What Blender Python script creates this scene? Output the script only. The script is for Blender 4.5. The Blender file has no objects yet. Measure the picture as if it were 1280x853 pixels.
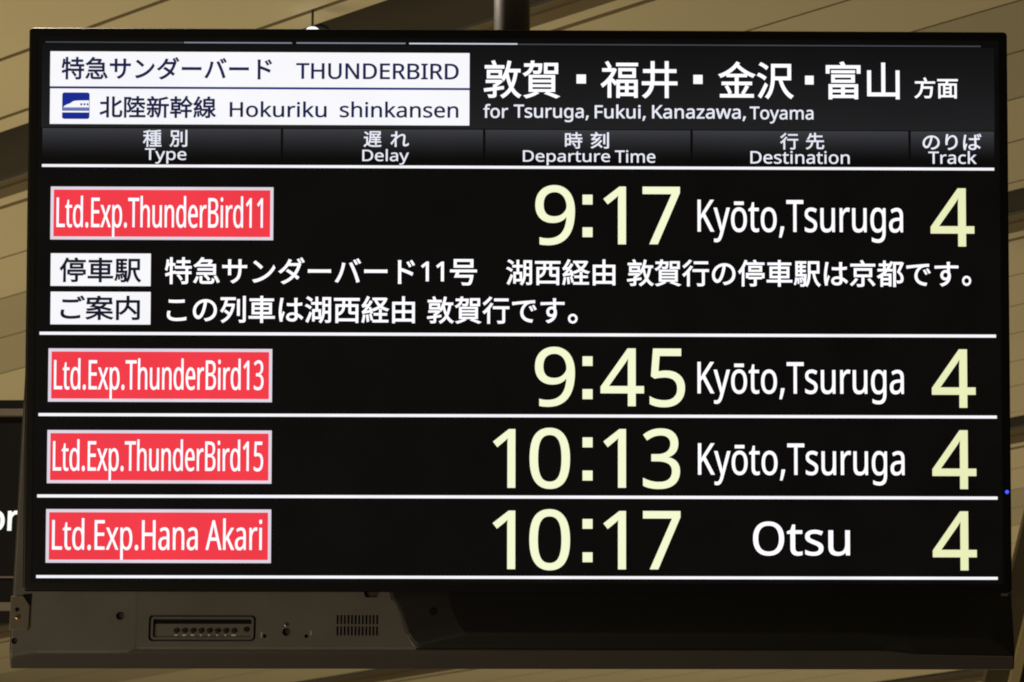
import bpy, bmesh, math, re
from mathutils import Vector, Matrix
from mathutils.geometry import delaunay_2d_cdt

# ------------------------------------------------------------------ camera
S = bpy.context.scene
COL = S.collection
cam_data = bpy.data.cameras.new('camera')
cam_data.sensor_width = 36.0
cam_data.lens = 3889.0 / 1280 * 36.0
cam_data.clip_start = 0.1
cam_data.clip_end = 200.0
cam_data.dof.use_dof = True
cam_data.dof.focus_distance = 5.0
cam_data.dof.aperture_fstop = 20.0
cam = bpy.data.objects.new('camera', cam_data)
COL.objects.link(cam)
cam.matrix_world = Matrix(((0.999874, -0.003022, -0.015614, 0.0),
                           (-0.015818, -0.290772, -0.956662, 0.0),
                           (-0.001650, 0.956788, -0.290783, 1.6),
                           (0, 0, 0, 1)))
S.camera = cam
S.cycles.filter_width = 1.9

# ------------------------------------------------------------------ world, lamps, exposure
world = bpy.data.worlds.new('World')
S.world = world
world.use_nodes = True
bg = world.node_tree.nodes['Background']
bg.inputs['Color'].default_value = (1.0, 0.80, 0.52, 1)
bg.inputs['Strength'].default_value = 0.035
S.view_settings.view_transform = 'Standard'
S.view_settings.look = 'None'
S.view_settings.exposure = 0.0
S.view_settings.gamma = 1.0
S.view_settings.use_curve_mapping = False


def area_lamp(name, loc, target, size, power, color):
    d = bpy.data.lights.new(name, 'AREA')
    d.shape = 'SQUARE'
    d.size = size
    d.energy = power
    d.color = color
    o = bpy.data.objects.new(name, d)
    COL.objects.link(o)
    o.location = loc
    o.rotation_euler = (Vector(target) - Vector(loc)).to_track_quat('-Z', 'Y').to_euler()
    return o


area_lamp('floor_bounce_fill', (-5.5, 7.5, 0.3), (-2.5, 9.0, 4.6), 5.0, 285, (1.0, 0.78, 0.46))  # added unseen lamp near the floor, stands in for floor bounce
area_lamp('floor_bounce_fill', (3.0, 14.0, 0.3), (1.0, 13.0, 4.6), 5.0, 105, (1.0, 0.78, 0.46))  # second added low lamp, bounce for the far ceiling
area_lamp('casing_fill', (-4.0, 1.0, 0.6), (-0.7, 4.98, 2.6), 3.0, 170, (1.0, 0.80, 0.52))  # added low fill from the camera side, brightens the back casing
area_lamp('overhead_light', (-0.9, 5.3, 4.45), (-0.45, 4.66, 3.5), 0.25, 42, (1.0, 0.86, 0.7))


# ------------------------------------------------------------------ materials
def mat(name, color, rough=0.6, spec=0.5, emit=None, strength=1.0, noise=0.0, scale=8.0, metal=0.0, bump=0.0, bump_scale=60.0):
    m = bpy.data.materials.new(name)
    m.use_nodes = True
    nt = m.node_tree
    b = nt.nodes['Principled BSDF']
    b.inputs['Base Color'].default_value = (*color, 1)
    b.inputs['Roughness'].default_value = rough
    b.inputs['Specular IOR Level'].default_value = spec
    b.inputs['Metallic'].default_value = metal
    if emit:
        b.inputs['Emission Color'].default_value = (*emit, 1)
        b.inputs['Emission Strength'].default_value = strength
    if noise or bump:
        tc = nt.nodes.new('ShaderNodeTexCoord')
    if noise:
        n = nt.nodes.new('ShaderNodeTexNoise')
        n.inputs['Scale'].default_value = scale
        n.inputs['Detail'].default_value = 5
        nt.links.new(tc.outputs['Object'], n.inputs['Vector'])
        r = nt.nodes.new('ShaderNodeValToRGB')
        r.color_ramp.elements[0].position = 0.3
        r.color_ramp.elements[1].position = 0.7
        r.color_ramp.elements[0].color = (*[c * (1 - noise) for c in color], 1)
        r.color_ramp.elements[1].color = (*[min(1, c * (1 + noise)) for c in color], 1)
        nt.links.new(n.outputs['Fac'], r.inputs['Fac'])
        nt.links.new(r.outputs['Color'], b.inputs['Base Color'])
    if bump:
        n2 = nt.nodes.new('ShaderNodeTexNoise')
        n2.inputs['Scale'].default_value = bump_scale
        n2.inputs['Detail'].default_value = 3
        nt.links.new(tc.outputs['Object'], n2.inputs['Vector'])
        bp = nt.nodes.new('ShaderNodeBump')
        bp.inputs['Strength'].default_value = bump
        bp.inputs['Distance'].default_value = 0.001
        nt.links.new(n2.outputs['Fac'], bp.inputs['Height'])
        nt.links.new(bp.outputs['Normal'], b.inputs['Normal'])
    return m


def srgb(r, g, b):
    f = lambda c: (c / 255 / 12.92) if c / 255 <= 0.04045 else ((c / 255 + 0.055) / 1.055) ** 2.4
    return (f(r), f(g), f(b))


def lit(name, rgb, strength=1.0, uneven=0.05):
    """a colour shown by the display: dark panel surface that gives off light"""
    m = mat(name, (0.002, 0.002, 0.002), 0.5, 0.06, srgb(*rgb), strength)
    # slight unevenness of the backlight over the panel
    nt = m.node_tree
    tc = nt.nodes.new('ShaderNodeTexCoord')
    n = nt.nodes.new('ShaderNodeTexNoise')
    n.inputs['Scale'].default_value = 9.0
    n.inputs['Detail'].default_value = 4.0
    nt.links.new(tc.outputs['Object'], n.inputs['Vector'])
    mr = nt.nodes.new('ShaderNodeMapRange')
    mr.inputs['From Min'].default_value = 0.3
    mr.inputs['From Max'].default_value = 0.7
    mr.inputs['To Min'].default_value = strength * (1 - uneven)
    mr.inputs['To Max'].default_value = strength * (1 + uneven)
    nt.links.new(n.outputs['Fac'], mr.inputs['Value'])
    nt.links.new(mr.outputs['Result'], nt.nodes['Principled BSDF'].inputs['Emission Strength'])
    return m


def lit_gradient(name, y0, y1, c0, c1, power=1.0):
    """a graded fill that is part of the displayed picture (local y from y0 to y1, metres)"""
    m = lit(name, c0)
    nt = m.node_tree
    b = nt.nodes['Principled BSDF']
    tc = nt.nodes.new('ShaderNodeTexCoord')
    sp = nt.nodes.new('ShaderNodeSeparateXYZ')
    mr = nt.nodes.new('ShaderNodeMapRange')
    mr.inputs['From Min'].default_value = y0
    mr.inputs['From Max'].default_value = y1
    pw = nt.nodes.new('ShaderNodeMath')
    pw.operation = 'POWER'
    pw.inputs[1].default_value = power
    mx = nt.nodes.new('ShaderNodeMix')
    mx.data_type = 'RGBA'
    mx.inputs['A'].default_value = (*srgb(*c0), 1)
    mx.inputs['B'].default_value = (*srgb(*c1), 1)
    nt.links.new(tc.outputs['Object'], sp.inputs[0])
    nt.links.new(sp.outputs['Y'], mr.inputs['Value'])
    nt.links.new(mr.outputs['Result'], pw.inputs[0])
    nt.links.new(pw.outputs[0], mx.inputs['Factor'])
    nt.links.new(mx.outputs['Result'], b.inputs['Emission Color'])
    return m


M_SCREEN = lit('screen_black', (10, 9, 9), 1.0, 0.2)
M_WHITE = lit('screen_white', (249, 249, 253), 1.0, 0.02)
M_TEXT = lit('screen_text_white', (250, 250, 255), 1.1)
M_HEAD = lit('screen_heading_white', (236, 238, 250))
M_YELLOW = lit('screen_yellow', (246, 250, 210), 1.0, 0.01)
M_TRACK = lit('screen_pale_yellow', (235, 239, 188), 1.0, 0.02)
M_RED = lit('screen_red', (242, 60, 73))
M_EDGE = lit('screen_badge_edge', (224, 214, 228))
M_NAVY = lit('screen_navy', (30, 33, 74))
M_INK = lit('screen_ink', (20, 22, 40))
M_BLUE = lit('screen_blue', (22, 42, 146))
M_MIST = lit('screen_grey_blue', (112, 124, 186))
M_BARGAP = lit('screen_gap_navy', (38, 46, 110))
M_LINE = lit('screen_line', (250, 250, 255))
M_DIM = lit('screen_dim_grey', (64, 68, 74))
M_MID = lit('screen_mid_grey', (128, 133, 148))
M_BRIGHT = lit('screen_light_grey', (208, 212, 228))

M_BEZEL = mat('black_bezel_plastic', (0.004, 0.004, 0.0045), 0.4, 0.18, bump=0.05, bump_scale=900)
M_CASE = mat('brown_grey_moulded_plastic', (0.104, 0.100, 0.095), 0.55, 0.35, noise=0.10, scale=11, bump=0.25, bump_scale=1200)
M_RIM = mat('dark_rim_plastic', (0.040, 0.037, 0.036), 0.5, 0.35, noise=0.06, scale=14, bump=0.2, bump_scale=1200)
M_VENT = mat('mottled_vent_plastic', (0.052, 0.050, 0.046), 0.7, 0.2, noise=0.4, scale=140)  # mottled dark plastic inside the vent slots
M_COVER = mat('black_cover_plastic', (0.006, 0.006, 0.006), 0.42, 0.4)
M_VOID_SHADE = mat('dark_opening_and_shade', (0.006, 0.006, 0.006), 0.8, 0.1)  # black of the openings, also the painted shade in the control tray
M_BUTTON = mat('black_button_rubber', (0.012, 0.010, 0.010), 0.5, 0.4)
M_MARK = mat('pale_print', (0.50, 0.48, 0.42), 0.6, 0.2)
M_STEEL = mat('dull_steel', (0.35, 0.33, 0.30), 0.35, 0.5, metal=1.0)
M_BRASS = mat('brass_bolt', (0.62, 0.46, 0.20), 0.3, 0.5, metal=1.0)
M_PLATE = mat('grey_bracket_paint', (0.12, 0.108, 0.088), 0.5, 0.35, noise=0.05, scale=30)
M_POLE = mat('brown_pole_paint', (0.040, 0.033, 0.027), 0.45, 0.5, noise=0.05, scale=20)
M_BEIGE = mat('beige_ceiling_panel', (0.53, 0.493, 0.338), 0.55, 0.3, noise=0.035, scale=1.6)
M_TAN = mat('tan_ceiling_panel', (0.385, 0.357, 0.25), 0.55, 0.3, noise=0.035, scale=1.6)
M_GAP = mat('ceiling_joint', (0.17, 0.14, 0.085), 0.7, 0.2)
M_SLOT = mat('dark_ceiling_recess', (0.062, 0.058, 0.046), 0.8, 0.1, noise=0.1, scale=1.5)
M_SIGNFACE = mat('black_sign_face', (0.005, 0.0045, 0.004), 0.5, 0.15)
M_SIGNRIM = mat('grey_sign_frame', (0.14, 0.12, 0.095), 0.5, 0.4, noise=0.04, scale=10)
M_SIGNLIT = mat('sign_letter_light', (0.3, 0.3, 0.3), 0.5, 0.2, emit=srgb(240, 250, 242), strength=1.0)
M_LAMP = mat('spotlight_lens', (0.6, 0.6, 0.6), 0.4, 0.2, emit=(1.0, 0.95, 0.93), strength=1.6)
M_OLIVE = mat('dark_olive_steel_paint', (0.058, 0.051, 0.033), 0.5, 0.3, noise=0.12, scale=6)
M_CREAM = mat('cream_steel_paint', (0.34, 0.29, 0.17), 0.5, 0.4, noise=0.05, scale=6)
M_GREEN = mat('dark_green_seal', (0.012, 0.016, 0.012), 0.5, 0.4)
M_LED = mat('blue_status_light', (0.02, 0.03, 0.2), 0.3, 0.5, emit=srgb(50, 80, 255), strength=1.6)


# ------------------------------------------------------------------ helpers
def link(name, me, parent=None):
    o = bpy.data.objects.new(name, me)
    COL.objects.link(o)
    if parent:
        o.parent = parent
    return o


def from_bm(name, bm, mats, parent=None, smooth=False):
    me = bpy.data.meshes.new(name)
    bm.normal_update()
    bm.to_mesh(me)
    bm.free()
    for m in (mats if isinstance(mats, (list, tuple)) else [mats]):
        me.materials.append(m)
    if smooth:
        for p in me.polygons:
            p.use_smooth = True
    return link(name, me, parent)


def empty(name, loc, rx=0.0, label=None, cat=None):
    o = bpy.data.objects.new(name, None)
    o.empty_display_size = 0.05
    COL.objects.link(o)
    o.location = loc
    o.rotation_euler = (rx, 0, 0)
    if label:
        o['label'] = label
        o['category'] = cat
    return o


def tag(o, label, cat):
    o['label'] = label
    o['category'] = cat
    return o


def add_box(bm, x0, x1, y0, y1, z0, z1, mi=0):
    vs = [bm.verts.new(p) for p in ((x0, y0, z0), (x1, y0, z0), (x1, y1, z0), (x0, y1, z0),
                                    (x0, y0, z1), (x1, y0, z1), (x1, y1, z1), (x0, y1, z1))]
    fs = []
    for idx in ((3, 2, 1, 0), (4, 5, 6, 7), (0, 1, 5, 4), (1, 2, 6, 5), (2, 3, 7, 6), (3, 0, 4, 7)):
        f = bm.faces.new([vs[i] for i in idx])
        f.material_index = mi
        fs.append(f)
    return vs, fs


def add_prism(bm, pts, z0, z1, mi=0):
    """counter-clockwise outline extruded along z"""
    lo = [bm.verts.new((p[0], p[1], z0)) for p in pts]
    hi = [bm.verts.new((p[0], p[1], z1)) for p in pts]
    n = len(pts)
    fs = [bm.faces.new(hi), bm.faces.new(lo[::-1])]
    for i in range(n):
        j = (i + 1) % n
        fs.append(bm.faces.new((lo[i], lo[j], hi[j], hi[i])))
    for f in fs:
        f.material_index = mi
    return hi


def rounded(x0, y0, x1, y1, r, n=5):
    pts = []
    for cx, cy, a0 in ((x1 - r, y0 + r, -90), (x1 - r, y1 - r, 0), (x0 + r, y1 - r, 90), (x0 + r, y0 + r, 180)):
        for k in range(n + 1):
            a = math.radians(a0 + 90 * k / n)
            pts.append((cx + r * math.cos(a), cy + r * math.sin(a)))
    return pts


def disc(cx, cy, r, n=20):
    return [(cx + r * math.cos(2 * math.pi * k / n), cy + r * math.sin(2 * math.pi * k / n)) for k in range(n)]


def soften(o, width, segs=3, angle=30):
    """bevel the sharp edges and keep the result as plain mesh"""
    md = o.modifiers.new('soften', 'BEVEL')
    md.width = width
    md.segments = segs
    md.limit_method = 'ANGLE'
    md.angle_limit = math.radians(angle)
    bake(o)
    for p in o.data.polygons:
        p.use_smooth = False


def bake(o):
    dg = bpy.context.evaluated_depsgraph_get()
    dg.update()
    me = bpy.data.meshes.new_from_object(o.evaluated_get(dg))
    o.modifiers.clear()
    o.data = me


def carve(o, outlines, depth, front, void):
    """cut openings of the given outlines into o, from z = front + a little down to front - depth"""
    bm = bmesh.new()
    for pts in outlines:
        add_prism(bm, pts, front - depth, front + 0.03)
    c = from_bm('cutter', bm, void)
    c.parent = o.parent
    md = o.modifiers.new('opening', 'BOOLEAN')
    md.object = c
    md.operation = 'DIFFERENCE'
    md.solver = 'EXACT'
    md.material_mode = 'TRANSFER'
    bake(o)
    bpy.data.objects.remove(c)


# ------------------------------------------------------------------ lettering
RECTS = [
    ('train_panel', (-755.7, 357.9, -80.4, 414.7)),
    ('line_panel', (-755.4, 296.9, -80.5, 354.4)),
    ('icon', (-735.8, 305.0, -691.8, 347.9)),
    ('direction', (92.3, 365.9, 107.5, 380.6)),
    ('direction', (281.1, 366.0, 296.0, 380.8)),
    ('direction', (461.8, 365.9, 475.7, 380.2)),
    ('header0', (-766.9, 240.9, -383.9, 290.1)),
    ('header1', (-380.1, 240.9, -58.4, 290.2)),
    ('header2', (-54.5, 240.9, 276.1, 290.3)),
    ('header3', (280.0, 241.0, 628.6, 290.4)),
    ('header4', (632.4, 241.0, 767.4, 290.4)),
    ('line0', (-767.1, 227.2, 767.1, 231.7)),
    ('line1', (-767.6, -43.2, 767.7, -38.3)),
    ('line2', (-767.7, -173.5, 767.9, -168.7)),
    ('line3', (-768.2, -303.5, 767.9, -298.6)),
    ('line4', (-768.2, -431.6, 767.1, -427.0)),
    ('strip0', (-763.7, 428.6, -542.3, 430.8)),
    ('strip1', (-541.0, 428.7, -367.0, 430.9)),
    ('strip2', (-359.9, 428.9, -183.8, 431.1)),
    ('strip3', (-178.0, 428.8, -3.0, 431.0)),
    ('strip4', (-1.7, 428.3, 747.1, 430.5)),
    ('band', (-768.9, 232.6, 768.4, 426.4)),
    ('badge0', (-752.4, 110.1, -395.1, 195.6)),
    ('badge1', (-752.9, -150.4, -395.2, -65.0)),
    ('badge2', (-753.1, -280.7, -395.1, -195.7)),
    ('badge3', (-753.6, -407.3, -395.0, -321.9)),
    ('time0', (102.1, 169.6, 118.2, 185.5)),
    ('time0', (102.1, 116.9, 118.2, 132.7)),
    ('time1', (102.2, -90.7, 118.3, -75.3)),
    ('time1', (102.2, -144.1, 118.3, -128.0)),
    ('time2', (102.3, -221.4, 118.3, -205.4)),
    ('time2', (102.3, -274.5, 118.3, -258.5)),
    ('time3', (102.3, -351.5, 118.3, -335.9)),
    ('time3', (102.4, -404.8, 118.3, -389.1)),
    ('label0', (-751.1, 35.4, -590.9, 87.9)),
    ('label1', (-750.6, -26.4, -590.6, 26.1)),
]
RUNS = [
    ('train_panel', '特急サンダーバード', (-737.6, 368.8, -398.6, 406.1), 19, 19),
    ('train_panel', 'THUNDERBIRD', (-359.9, 371.1, -97.8, 397.2), 16, 12),
    ('line_panel', '北陸新幹線', (-676.0, 306.9, -487.9, 343.3), 19, 19),
    ('line_panel', 'Hokuriku', (-466.5, 308.9, -310.5, 334.9), 15, 12),
    ('line_panel', 'shinkansen', (-289.4, 309.0, -98.2, 335.3), 15, 12),
    ('direction', '敦賀', (-57.5, 341.1, 66.0, 403.3), 11, 11),
    ('direction', '福井', (131.1, 341.9, 255.4, 402.9), 11, 11),
    ('direction', '金沢', (321.0, 341.7, 443.6, 403.1), 11, 11),
    ('direction', '富山', (495.4, 341.9, 614.9, 403.6), 11, 11),
    ('direction', '方面', (638.5, 343.8, 709.2, 378.4), 14, 14),
    ('english', 'for', (-58.0, 309.1, -18.0, 332.1), 12, 12),
    ('english', 'Tsuruga,', (-9.0, 303.0, 112.0, 331.3), 12, 12),
    ('english', 'Fukui,', (121.7, 305.8, 204.1, 332.0), 12, 12),
    ('english', 'Kanazawa,', (214.3, 305.9, 365.9, 331.3), 12, 12),
    ('english', 'Toyama', (372.1, 302.2, 475.1, 329.6), 12, 12),
    ('header0', '種', (-605.5, 260.2, -575.6, 288.0), 12, 12),
    ('header0', '別', (-562.8, 260.3, -534.2, 287.9), 12, 12),
    ('header0', 'Type', (-602.0, 233.0, -535.5, 258.0), 8, 8),
    ('header1', '遅', (-250.8, 261.0, -221.8, 287.2), 12, 12),
    ('header1', 'れ', (-207.4, 261.7, -177.7, 287.1), 12, 12),
    ('header1', 'Delay', (-252.6, 232.6, -177.6, 258.1), 8, 8),
    ('header2', '時', (73.7, 260.0, 101.8, 286.9), 12, 12),
    ('header2', '刻', (115.0, 260.2, 144.7, 287.3), 12, 12),
    ('header2', 'Departure', (6.0, 232.7, 146.4, 257.0), 8, 8),
    ('header2', 'Time', (154.4, 237.4, 219.5, 258.0), 8, 8),
    ('header3', '行', (420.9, 259.9, 450.4, 287.0), 12, 12),
    ('header3', '先', (462.3, 260.1, 492.3, 287.4), 12, 12),
    ('header3', 'Destination', (373.0, 236.8, 533.3, 257.8), 8, 8),
    ('header4', 'のりば', (651.5, 260.1, 746.9, 287.0), 12, 12),
    ('header4', 'Track', (660.7, 237.6, 738.8, 258.8), 8, 8),
    ('badge0', 'Ltd.Exp.ThunderBird11', (-742.7, 114.1, -411.8, 180.8), 13, 0),
    ('badge1', 'Ltd.Exp.ThunderBird13', (-743.7, -146.4, -408.8, -80.7), 13, 0),
    ('badge2', 'Ltd.Exp.ThunderBird15', (-743.8, -276.4, -408.5, -210.4), 13, 0),
    ('badge3', 'Ltd.Exp.Hana Akari', (-743.7, -402.3, -409.3, -336.3), 10, 0),
    ('time0', '9', (26.1, 103.5, 89.9, 200.9), 7, 7),
    ('time0', '1', (135.6, 105.4, 172.1, 198.9), 7, 7),
    ('time0', '7', (198.8, 105.7, 259.1, 198.9), 7, 7),
    ('time1', '9', (25.9, -156.6, 90.0, -60.0), 7, 7),
    ('time1', '4', (131.1, -155.2, 200.9, -62.3), 7, 7),
    ('time1', '5', (209.9, -156.8, 266.7, -62.4), 7, 7),
    ('time2', '1', (-41.2, -286.4, -5.3, -192.3), 7, 7),
    ('time2', '0', (17.5, -288.0, 82.2, -190.1), 7, 7),
    ('time2', '1', (135.6, -285.9, 171.9, -191.8), 7, 7),
    ('time2', '3', (199.1, -287.8, 258.5, -190.6), 7, 7),
    ('time3', '1', (-41.5, -416.1, -5.3, -322.8), 7, 7),
    ('time3', '0', (17.3, -417.9, 82.3, -320.3), 7, 7),
    ('time3', '1', (135.6, -416.2, 171.8, -323.0), 7, 7),
    ('time3', '7', (199.0, -416.1, 259.1, -322.9), 7, 7),
    ('dest0', 'Kyōto,Tsuruga', (287.4, 109.3, 618.9, 178.1), 8, 4),
    ('dest1', 'Kyōto,Tsuruga', (286.8, -151.1, 618.5, -83.7), 8, 4),
    ('dest2', 'Kyōto,Tsuruga', (287.3, -281.4, 618.8, -214.3), 8, 4),
    ('dest3', 'Otsu', (375.3, -393.9, 530.5, -339.3), 8, 6),
    ('track0', '4', (663.5, 103.8, 734.2, 198.2), 7, 7),
    ('track1', '4', (663.6, -156.3, 734.1, -62.2), 7, 7),
    ('track2', '4', (663.5, -286.8, 734.2, -192.4), 7, 7),
    ('track3', '4', (663.2, -416.8, 733.9, -322.4), 7, 7),
    ('label0', '停車駅', (-736.9, 40.7, -605.6, 81.5), 18, 18),
    ('label1', 'ご案内', (-734.6, -19.5, -607.5, 20.3), 18, 18),
    ('notice0', '特急サンダーバード', (-568.2, 38.8, -167.2, 82.5), 13, 13),
    ('notice0', '11', (-157.6, 44.7, -120.6, 76.5), 14, 14),
    ('notice0', '号', (-110.9, 38.3, -67.6, 80.7), 13, 13),
    ('notice1', '湖西経由', (-20.9, 38.6, 154.9, 81.2), 13, 13),
    ('notice1', '敦賀行の停車駅は京都です', (173.6, 37.5, 707.9, 81.5), 13, 13),
    ('notice1', '。', (713.7, 40.2, 728.3, 56.5), 13, 13),
    ('notice2', 'この列車は湖西経由', (-564.4, -23.5, -167.0, 20.7), 13, 13),
    ('notice2', '敦賀行です', (-147.7, -23.6, 73.3, 20.5), 13, 13),
    ('notice2', '。', (78.8, -22.6, 94.2, -6.9), 13, 13),
]
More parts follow.
